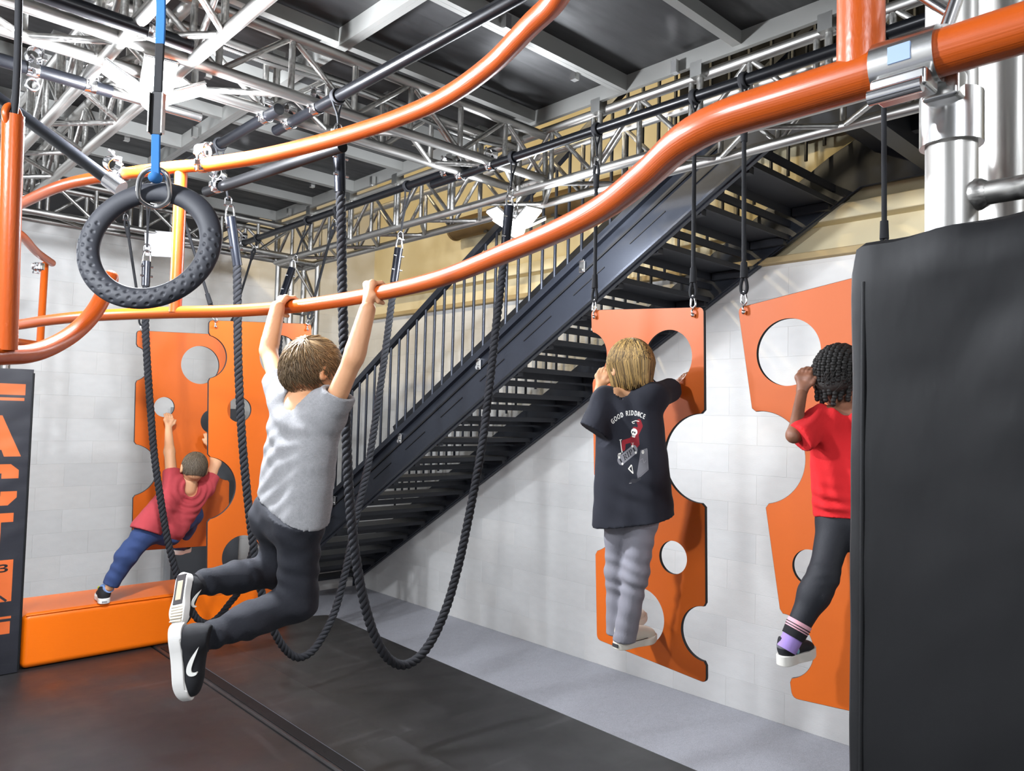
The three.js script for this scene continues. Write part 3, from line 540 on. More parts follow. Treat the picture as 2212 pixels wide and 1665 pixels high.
climbingPanel('tilted orange panel that the child in bright red clings to', 'x', 2.6,
  [[-1.512, 2.415], [-0.938, 2.50], [-0.73, 1.06], [-1.282, 1.022]],
  { 3: [[-1.412, 1.855, 0.170], [-1.318, 1.195, 0.112]], 1: [[-0.85, 1.7, 0.15]] },
  [[-1.312, 2.238, 0.122], [-1.225, 1.483, 0.062], [-1.05, 1.95, 0.07]],
  [{ p: [-1.482, 2.395], pipe: [2.6, 3.292, -1.50], cut: 0.86 }, { p: [-0.975, 2.465], pipe: [2.6, 3.292, -0.985], cut: 0.86 }]);
climbingPanel('darker orange panel behind, held by the boy in the red shirt', 'z', -5.25,
  [[1.608, 2.48], [2.23, 2.508], [2.27, 1.045], [1.64, 1.062]],
  { 3: [[1.58, 2.266, 0.118], [1.605, 1.581, 0.168]], 1: [[2.26, 1.62, 0.13]] },
  [[2.024, 2.285, 0.13], [1.799, 1.991, 0.066], [2.126, 1.901, 0.085]],
  [{ p: [1.64, 2.445], pipe: [1.475, 3.285, -5.2], cut: 0.88 }, { p: [2.2, 2.47], pipe: [2.6, 3.335, -5.7], cut: 0.88 }]);
climbingPanel('bright orange panel with large cut-outs hanging behind the boy in grey', 'z', -4.3,
  [[1.696, 2.483], [2.329, 2.528], [2.39, 0.932], [1.75, 0.934]],
  { 3: [[1.682, 2.277, 0.125], [1.712, 1.538, 0.178]], 1: [[2.36, 1.75, 0.15]] },
  [[1.892, 1.984, 0.072], [1.942, 1.141, 0.117], [2.131, 2.311, 0.13]],
  [{ p: [1.728, 2.452], pipe: [1.475, 3.285, -4.38], cut: 0.88 }, { p: [2.298, 2.492], pipe: [2.6, 3.335, -4.5], cut: 0.88 }]);

// ------------------------------------------------------------------ swinging foam ring on a blue strap
{
  const t = thing('grip_ring', 'black dimpled foam ring hanging on a blue strap in front', 'ring');
  const c = V([0.515,2.308,-1.628]), ax = V([0.619,2.311,-1.529]).sub(V([0.41,2.304,-1.727])).normalize(), up = new THREE.Vector3(0, 1, 0);
  const nrm = new THREE.Vector3().crossVectors(ax, up).normalize(); // points at the camera
  const tiltUp = up.clone().multiplyScalar(Math.cos(0.25)).addScaledVector(nrm, -Math.sin(0.25)).normalize();
  const u2 = ax.clone().multiplyScalar(Math.cos(-0.12)).addScaledVector(tiltUp, Math.sin(-0.12)), v2 = tiltUp.clone().multiplyScalar(Math.cos(-0.12)).addScaledVector(ax, -Math.sin(-0.12)), w2 = new THREE.Vector3().crossVectors(u2, v2);
  const R = 0.1235, r = 0.0225, n1 = 380, n2 = 64, P = [], I = [];
  // dimples: three staggered rows on the lower two thirds of the ring
  const dim = []; for (let k = 0; k < 22; k++) for (const [row, ph] of [[0, 0], [1, 0.5], [2, 0]]) { const th = -Math.PI * 1.08 + (k + ph) * Math.PI * 1.16 / 21; dim.push([th, 0.7 + row * 0.62]); }
  for (let i = 0; i < n1; i++) for (let j = 0; j < n2; j++) {
    const th = i / n1 * Math.PI * 2 - Math.PI, ph = j / n2 * Math.PI * 2; let rr = r;
    for (const [a, b] of dim) { let dt = th - a; if (dt > Math.PI) dt -= 2 * Math.PI; if (dt < -Math.PI) dt += 2 * Math.PI; const ds = dt * (R + r * Math.cos(ph)), dp = (ph - b) * r, q = ds * ds + dp * dp; if (q < 1.9e-5) rr -= 0.0034 * (1 - (q / 1.9e-5) ** 2); }
    const p = c.clone().addScaledVector(u2, Math.cos(th) * (R + rr * Math.cos(ph))).addScaledVector(v2, Math.sin(th) * (R + rr * Math.cos(ph)) * 0.965).addScaledVector(w2, rr * 0.62 * Math.sin(ph)); P.push(p.x, p.y, p.z);
  }
  for (let i = 0; i < n1; i++) for (let j = 0; j < n2; j++) { const a = i * n2 + j, b = ((i + 1) % n1) * n2 + j, d = i * n2 + (j + 1) % n2, e = ((i + 1) % n1) * n2 + (j + 1) % n2; I.push(a, b, e, a, e, d); }
  const g = new THREE.BufferGeometry(); g.setAttribute('position', new THREE.Float32BufferAttribute(P, 3)); g.setIndex(I); g.computeVertexNormals(); mesh('foam_ring', g, M.foam, t);
  const lk = [[0.503,2.405,-1.661], [0.496,2.43,-1.652], [0.498,2.452,-1.635], [0.514,2.462,-1.619], [0.531,2.453,-1.604], [0.541,2.432,-1.609], [0.546,2.406,-1.619], [0.532,2.395,-1.661]];
  mesh('steel_link', tubeGeo(lk, 0.0055, 60, 8, true), M.zinc, t);
  // blue webbing with black ratchet buckle
  const w = (a, b, wd, m, name) => { const A = V(a), B = V(b), d = B.clone().sub(A), l = d.length(), k = new RoundedBoxGeometry(wd, l, 0.006, 2, 0.0025); const o = mesh(name, k, m, t); o.position.copy(A).addScaledVector(d, 0.5); const y = d.normalize(), z = nrm.clone().addScaledVector(y, -nrm.dot(y)).normalize(), x = new THREE.Vector3().crossVectors(y, z); frameOf(o, x, y, z); return o; };
  w([0.515,2.44,-1.612], [0.51,2.53,-1.605], 0.018, M.blueWeb, 'webbing'); w([0.503,2.756,-1.585], [0.504,2.704,-1.587], 0.019, M.blueWeb, 'webbing'); w([0.483,3.183,-1.578], [0.503,2.752,-1.585], 0.019, M.blueWeb, 'webbing'); w([0.507,2.61,-1.596], [0.504,2.708,-1.587], 0.018, M.web, 'webbing');
  mesh('strap_knot', (() => { const k = new THREE.SphereGeometry(0.013, 14, 10); k.scale(1.1, 0.9, 0.9); k.translate(...[0.515,2.442,-1.613]); return k; })(), M.blueWeb, t);
  const bk = w([0.51,2.526,-1.605], [0.507,2.612,-1.596], 0.024, M.black, 'buckle');
  for (const s of [-1, 1]) { const k = boxGeo([s * 0.0135, 0, 0.002], [0.003, 0.08, 0.014], 0.001); mesh('buckle_side', k, M.zinc, bk); }
}
// ------------------------------------------------------------------ paper note hanging on the back truss
{ const t = thing('paper_sheet', 'white paper sheet hanging from the back truss', 'paper'); const g = new THREE.PlaneGeometry(0.25, 0.19, 10, 8), p = g.attributes.position; for (let i = 0; i < p.count; i++) p.setZ(i, 0.012 * Math.sin(p.getX(i) * 14)); g.computeVertexNormals(); g.rotateZ(0.08); g.translate(...[1.968,3.21,-5.925]); mesh('sheet', g, mat(0xdadade, 0.8, 0, { side: THREE.DoubleSide }), t); }
// ------------------------------------------------------------------ dark doorway frame and panel under the stairs corner
{ const t = thing('door_leaf', 'dark grey door leaf half hidden behind the bright orange panel', 'door'); mesh('leaf', boxGeo([3.05, 1.0, -7.62], [0.68, 2.0, 0.06], 0.004), mat(0x55585c, 0.6), t); mesh('edge_strip', boxGeo([2.70, 1.0, -7.61], [0.04, 2.0, 0.08], 0.004), mat(0x9a9c9e, 0.5), t); }

{ // flexible metal conduit lying along the cross truss
  const t = thing('flexible_conduit', 'ribbed metal conduit lying along the cross truss above the ropes', 'conduit'), pr = []; for (let i = 0; i <= 420; i++) pr.push(new THREE.Vector2(0.0085 + (i % 2) * 0.0022, i / 420 * 1.75));
  const g = new THREE.LatheGeometry(pr, 10); g.rotateZ(-Math.PI / 2); const p = g.attributes.position; for (let i = 0; i < p.count; i++) { const u = p.getX(i) / 1.75; p.setXYZ(i, p.getX(i) + 1.12, p.getY(i) + 3.515 - 0.02 * Math.sin(u * 9), p.getZ(i) - 3.16 + 0.03 * Math.sin(u * 7)); } g.computeVertexNormals(); mesh('sleeve', g, M.aluPlain, t);
}
// ------------------------------------------------------------------ lamps
function workLamp(label, pos, yaw, power = 1, grp) {
  const t = thing('work_lamp', label, 'lamp', grp, pos);
  t.rotation.y = yaw;
  const hub = mesh('hub', merge([cylGeo([0, -0.03, 0], [0, 0.035, 0], 0.045, 0.05, 24), cylGeo([0, 0.03, 0], [0, 0.06, 0], 0.022, 0.022, 16)]), M.zinc, t);
  for (let k = 0; k < 12; k++) { const a = k / 12 * Math.PI * 2; slab('fin', [Math.cos(a) * 0.05, 0, Math.sin(a) * 0.05], [0.012, 0.05, 0.003], M.zinc, hub, [0, -a, 0]); }
  mesh('hook', tubeGeo([[0, 0.05, 0], [0.012, 0.09, 0], [0, 0.12, 0], [-0.002, 0.14, 0], [0, 0.155, 0]], 0.004, 24, 6), M.zinc, t);
  const glow = new THREE.MeshStandardMaterial({ color: 0xffffff, emissive: 0xf6fbff, emissiveIntensity: 14 });
  for (let k = 0; k < 4; k++) {
    const a = k / 4 * Math.PI * 2 + 0.5, arm = new THREE.Group(); arm.rotation.y = -a; arm.name = 'wing'; t.add(arm);
    const b = mesh('wing_back', boxGeo([0.115, -0.014, 0], [0.15, 0.014, 0.115], 0.005), M.zinc, arm); b.rotation.z = 0.5; b.position.y = -0.02;
    const f = mesh('wing_diffuser', boxGeo([0.115, -0.026, 0], [0.14, 0.012, 0.105], 0.005), glow, arm); f.rotation.z = 0.5; f.position.y = -0.02;
  }
  const dome = new THREE.SphereGeometry(0.052, 20, 10, 0, Math.PI * 2, Math.PI / 2, Math.PI / 2); dome.translate(0, -0.03, 0); mesh('dome_diffuser', dome, glow, t);
  const l = new THREE.PointLight(0xf2f7ff, LAMP_POWER * power, 0, 2); l.position.set(0, -0.15, 0); l.castShadow = true; l.shadow.radius = 4; t.add(l);
  return t;
}
workLamp('bright folding work lamp on the truss at the top left', [0.95, 3.185, -3.03], 0.3, 1.5);
workLamp('bright folding work lamp hanging under the stair truss', [2.995, 3.10, -3.17], 0.35, 0.32);
workLamp('unseen lamp above the gym to the left of the camera', [-0.9, 3.15, -1.6], 0.2, 1.1);  // out of view, placed to brighten the left side of the gym
workLamp('unseen lamp above the gym at the far left outside the view', [-0.7, 3.15, -4.9], 0.5, 1.0);  // out of view, placed to brighten the back block wall
workLamp('unseen lamp above the gym behind the camera', [-0.6, 3.15, 1.4], 0.7, 0.6);  // out of view, placed for general light from behind the camera
workLamp('unseen lamp above the mats behind the camera to the right', [1.75, 3.15, 1.6], 1.1, 0.3);  // out of view, placed to light the right side from behind
for (const [x, z, w, k] of [[1.0, -5.2, 'far', 1], [1.3, -1.6, 'near', 0.35]]) {  // lamps out of view, placed to throw warm light on the upper wall
  const t = thing('unseen_hall_lamp', `unseen warm lamp above the upper level at the ${w} end`, 'lamp', null, [x, 5.5, z]);
  mesh('shade', (() => { const g = new THREE.LatheGeometry([[0.03, 0.16], [0.06, 0.14], [0.16, 0.03], [0.2, 0], [0.19, 0], [0.15, 0.03], [0.05, 0.12]].map((p) => new THREE.Vector2(...p)), 28); return g; })(), M.steelUnder, t);
  mesh('bulb', new THREE.SphereGeometry(0.07, 18, 12), new THREE.MeshStandardMaterial({ color: 0xffffff, emissive: 0xffe6b4, emissiveIntensity: 12 }), t);
  rod('cord', [0, 0.15, 0], [0, 1.1, 0], 0.006, M.black, t);
  const l = new THREE.PointLight(0xffe6b4, WARM_POWER * k, 0, 2); l.position.set(0, -0.1, 0); l.castShadow = true; l.shadow.radius = 4; t.add(l);
}

// ------------------------------------------------------------------ smooth bodies: signed distances meshed with surface nets
const cap = (a, b, ra, rb = ra) => {
  const ax = a[0], ay = a[1], az = a[2], dx = b[0] - ax, dy = b[1] - ay, dz = b[2] - az, L = dx * dx + dy * dy + dz * dz || 1e-9;
  return (x, y, z) => { const px = x - ax, py = y - ay, pz = z - az; let t = (px * dx + py * dy + pz * dz) / L; t = t < 0 ? 0 : t > 1 ? 1 : t; const qx = px - dx * t, qy = py - dy * t, qz = pz - dz * t; return Math.sqrt(qx * qx + qy * qy + qz * qz) - (ra + (rb - ra) * t); };
};
const ell = (c, r) => (x, y, z) => { const a = (x - c[0]) / r[0], b = (y - c[1]) / r[1], d = (z - c[2]) / r[2], k0 = Math.sqrt(a * a + b * b + d * d), e = a / r[0], f = b / r[1], g = d / r[2], k1 = Math.sqrt(e * e + f * f + g * g); return k1 < 1e-9 ? -Math.min(...r) : k0 * (k0 - 1) / k1; };
const U = (k, ...fs) => (x, y, z) => { let d = fs[0](x, y, z); for (let i = 1; i < fs.length; i++) { const e = fs[i](x, y, z), h = Math.max(0, k - Math.abs(d - e)); d = Math.min(d, e) - h * h / (4 * k); } return d; };
const minus = (f, g, k = 0.006) => (x, y, z) => { const a = f(x, y, z), b = -g(x, y, z), h = Math.max(0, k - Math.abs(a - b)); return Math.max(a, b) + h * h / (4 * k); };
const cutAt = (f, p, n) => { const l = Math.hypot(...n), u = n.map((v) => v / l); return (x, y, z) => Math.max(f(x, y, z), (x - p[0]) * u[0] + (y - p[1]) * u[1] + (z - p[2]) * u[2]); };
const bulge = (f, w) => (x, y, z) => { const d = f(x, y, z); return d > 0.03 || d < -0.03 ? d : d - w(x, y, z); };
const inLocal = (c, X, Y, Z, f) => (x, y, z) => { const a = x - c.x, b = y - c.y, d = z - c.z; return f(a * X.x + b * X.y + d * X.z, a * Y.x + b * Y.y + d * Y.z, a * Z.x + b * Z.y + d * Z.z); };
function netsGeo(f, lo, hi, h) {
  const nx = Math.ceil((hi[0] - lo[0]) / h) + 1, ny = Math.ceil((hi[1] - lo[1]) / h) + 1, nz = Math.ceil((hi[2] - lo[2]) / h) + 1, F = new Float32Array(nx * ny * nz);
  const at = (i, j, k) => i + nx * (j + ny * k);
  // coarse pass skips cells far from the surface
  const B = 4;
  for (let k0 = 0; k0 < nz; k0 += B) for (let j0 = 0; j0 < ny; j0 += B) for (let i0 = 0; i0 < nx; i0 += B) {
    const c = f(lo[0] + (i0 + 1.5) * h, lo[1] + (j0 + 1.5) * h, lo[2] + (k0 + 1.5) * h), far = Math.abs(c) > h * 9 + 0.012;
    for (let k = k0; k < Math.min(nz, k0 + B); k++) for (let j = j0; j < Math.min(ny, j0 + B); j++) for (let i = i0; i < Math.min(nx, i0 + B); i++) F[at(i, j, k)] = far ? c : f(lo[0] + i * h, lo[1] + j * h, lo[2] + k * h);
  }
  const id = new Int32Array(nx * ny * nz).fill(-1), P = [], I = [];
  for (let k = 0; k < nz - 1; k++) for (let j = 0; j < ny - 1; j++) for (let i = 0; i < nx - 1; i++) {
    let n = 0, sx = 0, sy = 0, sz = 0; const v = [];
    for (let c = 0; c < 8; c++) v.push(F[at(i + (c & 1), j + ((c >> 1) & 1), k + (c >> 2))]);
    for (const [a, b] of [[0, 1], [2, 3], [4, 5], [6, 7], [0, 2], [1, 3], [4, 6], [5, 7], [0, 4], [1, 5], [2, 6], [3, 7]]) if ((v[a] < 0) !== (v[b] < 0)) { const t = v[a] / (v[a] - v[b]), A = [a & 1, (a >> 1) & 1, a >> 2], D = [b & 1, (b >> 1) & 1, b >> 2]; sx += A[0] + (D[0] - A[0]) * t; sy += A[1] + (D[1] - A[1]) * t; sz += A[2] + (D[2] - A[2]) * t; n++; }
    if (n) { id[at(i, j, k)] = P.length / 3; P.push(lo[0] + (i + sx / n) * h, lo[1] + (j + sy / n) * h, lo[2] + (k + sz / n) * h); }
  }
  for (let k = 1; k < nz - 1; k++) for (let j = 1; j < ny - 1; j++) for (let i = 1; i < nx - 1; i++) {
    const s = F[at(i, j, k)] < 0;
    const quad = (a, b, c, d, flip) => { if (a < 0 || b < 0 || c < 0 || d < 0) return; if (flip) I.push(a, c, b, a, d, c); else I.push(a, b, c, a, c, d); };
    if (s !== (F[at(i + 1, j, k)] < 0)) quad(id[at(i, j - 1, k - 1)], id[at(i, j, k - 1)], id[at(i, j, k)], id[at(i, j - 1, k)], !s);
    if (s !== (F[at(i, j + 1, k)] < 0)) quad(id[at(i - 1, j, k - 1)], id[at(i - 1, j, k)], id[at(i, j, k)], id[at(i, j, k - 1)], !s);
    if (s !== (F[at(i, j, k + 1)] < 0)) quad(id[at(i - 1, j - 1, k)], id[at(i, j - 1, k)], id[at(i, j, k)], id[at(i - 1, j, k)], !s);
  }
  const g = new THREE.BufferGeometry(); g.setAttribute('position', new THREE.Float32BufferAttribute(P, 3)); g.setIndex(I); g.computeVertexNormals();
  const uv = []; for (let i = 0; i < P.length; i += 3) uv.push((P[i] + P[i + 2]) * 4, P[i + 1] * 4); g.setAttribute('uv', new THREE.Float32BufferAttribute(uv, 2)); return g;
}
const bounds = (pts, pad) => [[0, 1, 2].map((k) => Math.min(...pts.map((p) => p[k])) - pad), [0, 1, 2].map((k) => Math.max(...pts.map((p) => p[k])) + pad)];
const nets = (f, pts, pad, h) => netsGeo(f, ...bounds(pts, pad), h);
const mix = (a, b, t) => a.map((v, i) => v + (b[i] - v) * t);
const add = (a, b, s = 1) => a.map((v, i) => v + b[i] * s);
const unit = (a) => { const l = Math.hypot(...a); return a.map((v) => v / l); };
const cross = (a, b) => [a[1] * b[2] - a[2] * b[1], a[2] * b[0] - a[0] * b[2], a[0] * b[1] - a[1] * b[0]];
// folds: soft ridges across direction n with wavelength w, bent by noise
const folds = (n, w, amp, warp = 1.4, ph = 0) => { const u = unit(n); return (x, y, z) => amp * Math.sin((x * u[0] + y * u[1] + z * u[2]) / w * Math.PI * 2 + warp * 2 * N3(x * 7 + ph, y * 7, z * 7)) * (0.55 + N3(x * 9, y * 9 + ph, z * 9 + 4)); };
const near = (c, r) => (x, y, z) => Math.exp(-((x - c[0]) ** 2 + (y - c[1]) ** 2 + (z - c[2]) ** 2) / (r * r));

const headFrame = (fwd, up) => { const Z = V(unit(fwd)), Y0 = V(up), X = new THREE.Vector3().crossVectors(Y0, Z).normalize(), Y = new THREE.Vector3().crossVectors(Z, X); return { X, Y, Z }; };
const SK = { c: [0, 0.016, -0.008], r: [0.072, 0.086, 0.090] };
const SKULL = U(0.03, ell(SK.c, SK.r), ell([0, -0.022, -0.055], [0.048, 0.05, 0.035]));
function headField(c, fr, s) {
  const skull = U(0.03, SKULL, ell([0, -0.045, 0.026], [0.05, 0.055, 0.056]));
  let f = U(0.012, skull, cap([0, 0.008, 0.081], [0, -0.022, 0.097], 0.007, 0.011), ell([0, -0.052, 0.075], [0.024, 0.008, 0.012]), ell([0.03, -0.025, 0.062], [0.026, 0.02, 0.02]), ell([-0.03, -0.025, 0.062], [0.026, 0.02, 0.02]));
  f = minus(f, U(0.004, ell([0.029, 0.006, 0.088], [0.015, 0.008, 0.012]), ell([-0.029, 0.006, 0.088], [0.015, 0.008, 0.012])), 0.008);
  f = minus(f, ell([0, -0.0525, 0.09], [0.02, 0.0018, 0.01]), 0.003);
  for (const e of [-1, 1]) { const ear = minus(ell([e * 0.076, -0.008, -0.006], [0.011, 0.029, 0.019]), ell([e * 0.088, -0.008, -0.001], [0.008, 0.018, 0.010]), 0.004); f = U(0.008, f, ear); }
  return inLocal(V(c), fr.X.clone().divideScalar(s), fr.Y.clone().divideScalar(s), fr.Z.clone().divideScalar(s), (x, y, z) => f(x, y, z) * s);
}
function eyes(c, fr, s, par) { for (const e of [-1, 1]) { const g = new THREE.SphereGeometry(0.0105 * s, 16, 12); const p = V(c).addScaledVector(fr.X, e * 0.029 * s).addScaledVector(fr.Y, 0.005 * s).addScaledVector(fr.Z, 0.078 * s); g.translate(...p.toArray()); const m = mesh('eye', g, M.white, par); const k = new THREE.SphereGeometry(0.0055 * s, 12, 8); k.translate(...p.clone().addScaledVector(fr.Z, 0.0065 * s).toArray()); mesh('iris', k, mat(0x3a2a1c, 0.3), m); } }
// hair: a cap over the skull plus many fine strands that run away from the crown
function hairGeo(c, fr, s, o) {
  const P = [], C = [], I = [], cA = new THREE.Color(o.dark), cB = new THREE.Color(o.light), w = (l) => V(c).addScaledVector(fr.X, l[0] * s).addScaledVector(fr.Y, l[1] * s).addScaledVector(fr.Z, l[2] * s);
  const K = new THREE.Vector3(...unit(o.crown)), lift0 = o.lift || 1.06;
  const surf = (d, l) => { let q = [SK.c[0] + d.x * SK.r[0], SK.c[1] + d.y * SK.r[1], SK.c[2] + d.z * SK.r[2]]; const m = Math.hypot(d.x * SK.r[0], d.y * SK.r[1], d.z * SK.r[2]); for (let i = 0; i < 2; i++) { const e = (l - 1) * 0.085 - SKULL(...q); q = [q[0] + d.x * SK.r[0] / m * e, q[1] + d.y * SK.r[1] / m * e, q[2] + d.z * SK.r[2] / m * e]; } return q; };
  for (let n = 0; n < o.n; n++) {
    let d; for (let t = 0; t < 40; t++) { const u = rnd() * 2 - 1, a = rnd() * Math.PI * 2, q = Math.sqrt(1 - u * u); d = new THREE.Vector3(q * Math.cos(a), u, q * Math.sin(a)); if (o.on(d)) break; }
    let T = d.clone().multiplyScalar(d.dot(K)).sub(K); if (T.length() < 0.05) T.set(rnd() - 0.5, rnd() - 0.5, rnd() - 0.5).addScaledVector(d, -T.dot(d)); T.normalize();
    T.addScaledVector(new THREE.Vector3().crossVectors(d, T), o.swirl + (rnd() - 0.5) * o.mess).normalize();
    const len = o.len * (0.7 + rnd() * 0.6), steps = o.steps || 6, tone = Math.min(1, Math.max(0, o.tone(d, rnd()))), pts = []; let l = lift0 - 0.05, y0 = null;
    for (let i = 0; i <= steps; i++) {
      const th = len / 0.085 * i / steps, e = d.clone().multiplyScalar(Math.cos(th)).addScaledVector(T, Math.sin(th)); l = lift0 + (o.flick || 0) * (i / steps) ** 2 + (rnd() - 0.5) * 0.008;
      let q = surf(e, l); if (o.drop !== undefined && e.y < o.drop) { if (!y0) y0 = { q: surf(new THREE.Vector3(e.x, o.drop, e.z).normalize(), l), i }; const k = (i - y0.i) / steps * len; q = [y0.q[0] * (1 - (o.tuck || 0.1) * k / 0.1), Math.max(o.floor + ((n * 7919) % 997) / 997 * (o.ragged || 0.02), y0.q[1] - k), y0.q[2] * (1 - 0.1 * k / 0.1)]; }
      pts.push(w(q));
    }
    const base = P.length / 3, R = (o.r || 0.0016) * s;
    for (let i = 0; i <= steps; i++) {
      const t = pts[Math.min(steps, i + 1)].clone().sub(pts[Math.max(0, i - 1)]); if (t.length() < 1e-6) t.set(0, -1, 0); t.normalize(); const a = new THREE.Vector3().crossVectors(t, new THREE.Vector3(0.3, 0.5, 0.8)).normalize(), b = new THREE.Vector3().crossVectors(t, a), rr = R * (1.05 - 0.7 * (i / steps) ** 2), sh = 1;
      for (let k = 0; k < 3; k++) { const q = pts[i].clone().addScaledVector(a, Math.cos(k * 2.094) * rr).addScaledVector(b, Math.sin(k * 2.094) * rr); P.push(q.x, q.y, q.z); const cc = cA.clone().lerp(cB, tone); C.push(cc.r * sh, cc.g * sh, cc.b * sh); }
      if (i) for (let k = 0; k < 3; k++) { const A = base + (i - 1) * 3 + k, B = base + (i - 1) * 3 + (k + 1) % 3; I.push(A, B, B + 3, A, B + 3, A + 3); }
    }
  }
  // cap underneath
  const f = cutField(o), lo = [-0.13, -0.14, -0.14], hi = [0.13, 0.14, 0.14], g = netsGeo(f, lo, hi, 0.005), gp = g.attributes.position, base = P.length / 3;
  for (let i = 0; i < gp.count; i++) { const q = w([gp.getX(i), gp.getY(i), gp.getZ(i)]); P.push(q.x, q.y, q.z); const d = new THREE.Vector3(gp.getX(i), gp.getY(i), gp.getZ(i)).normalize(), cc = cA.clone().lerp(cB, Math.min(1, Math.max(0, o.tone(d, 0.35 + 0.5 * N3(d.x * 20, d.y * 4, d.z * 20))))); C.push(cc.r, cc.g, cc.b); }
  for (const i of g.index.array) I.push(base + i);
  const out = new THREE.BufferGeometry(); out.setAttribute('position', new THREE.Float32BufferAttribute(P, 3)); out.setAttribute('color', new THREE.Float32BufferAttribute(C, 3)); out.setIndex(I); out.computeVertexNormals(); return out;
}
const cutField = (o) => { return (x, y, z) => Math.max(SKULL(x, y, z) - 0.0025 - (o.puff || 0.005) - 0.002 * N3(x * 60, y * 25, z * 60), o.line(x, z) - y); };
const hairMat = () => new THREE.MeshPhysicalMaterial({ vertexColors: true, roughness: 0.62, side: THREE.DoubleSide });
// hands
function barHand(c, axis, fwd, R, s, wrist, thumbSide) {
  const ax = unit(axis), up = [0, 1, 0], F = unit(add(fwd, ax, -(fwd[0] * ax[0] + fwd[1] * ax[1] + fwd[2] * ax[2]))), fs = [];
  const on = (ph, r, o) => { const a = ph * Math.PI / 180; return add(add(add(c, F, -Math.cos(a) * r), up, Math.sin(a) * r), ax, o); };
  const fr = 0.0076 * s, offs = [-0.0245, -0.0083, 0.008, 0.0235].map((v) => v * s), ends = [150, 172, 168, 152], rs = [0.92, 1, 1.02, 0.95];
  const palmK = [];
  offs.forEach((o, i) => { const r = R + fr * 0.9, K = on(48 + Math.abs(i - 1.5) * -4, r + 0.012 * s, o * 0.96), A = on(92, r + 0.004, o), B = on(128, r, o), E = on(ends[i], r, o); palmK.push(K); fs.push(U(0.003, cap(K, A, fr * 1.12 * rs[i], fr * rs[i]), cap(A, B, fr * rs[i], fr * 0.94 * rs[i]), cap(B, E, fr * 0.94 * rs[i], fr * 0.85 * rs[i]))); });
  const wr = wrist, m1 = mix(palmK[0], palmK[1], 0.3), m2 = mix(palmK[2], palmK[3], 0.7);
  const palm = U(0.012, cap(wr, m1, 0.019 * s, 0.0115 * s), cap(wr, m2, 0.019 * s, 0.0115 * s), cap(m1, m2, 0.0115 * s));
  const t0 = mix(wr, on(10, R + 0.012, thumbSide * 0.02 * s), 0.45), t1 = on(-18, R + fr * 1.25, thumbSide * 0.034 * s), t2 = on(-62, R + fr * 1.15, thumbSide * 0.036 * s), t3 = on(-100, R + fr, thumbSide * 0.030 * s);
  const thumb = U(0.004, cap(t0, t1, 0.011 * s, 0.0096 * s), cap(t1, t2, 0.0096 * s, 0.0086 * s), cap(t2, t3, 0.0086 * s, 0.0076 * s));
  let f = U(0.009, palm, thumb); for (const q of fs) { const p = f; f = U(0.0045, p, q); } return f;
}
function flatHand(w, d, side, n, s, curl = 0.5) {
  d = unit(d); side = unit(side); n = unit(n); let f = null; const K = [];
  [-0.023, -0.008, 0.007, 0.021].forEach((o, i) => { const L = [0.82, 0.97, 1, 0.86][i] * s, k = add(add(w, d, 0.058 * s), side, -o * s), a = add(add(k, d, 0.026 * L), n, 0.006 * curl * L), b = add(add(a, d, 0.018 * L * (1 - curl * 0.4)), n, 0.018 * curl * L), e = add(add(b, d, 0.014 * L * (1 - curl)), n, 0.016 * curl * L); K.push(k); const q = U(0.003, cap(k, a, 0.0085 * s, 0.0078 * s), cap(a, b, 0.0078 * s, 0.0072 * s), cap(b, e, 0.0072 * s, 0.0064 * s)); f = f ? U(0.0035, f, q) : q; });
  const palm = U(0.014, cap(w, K[0], 0.018 * s, 0.0105 * s), cap(w, K[3], 0.018 * s, 0.0105 * s), cap(K[0], K[3], 0.0105 * s));
  const t0 = add(add(w, d, 0.018 * s), side, 0.016 * s), t1 = add(add(w, d, 0.034 * s), side, 0.036 * s), t2 = add(add(w, d, 0.056 * s), side, 0.046 * s);
  return U(0.008, palm, U(0.004, cap(t0, t1, 0.0105 * s, 0.009 * s), cap(t1, t2, 0.009 * s, 0.0075 * s)), f);
}
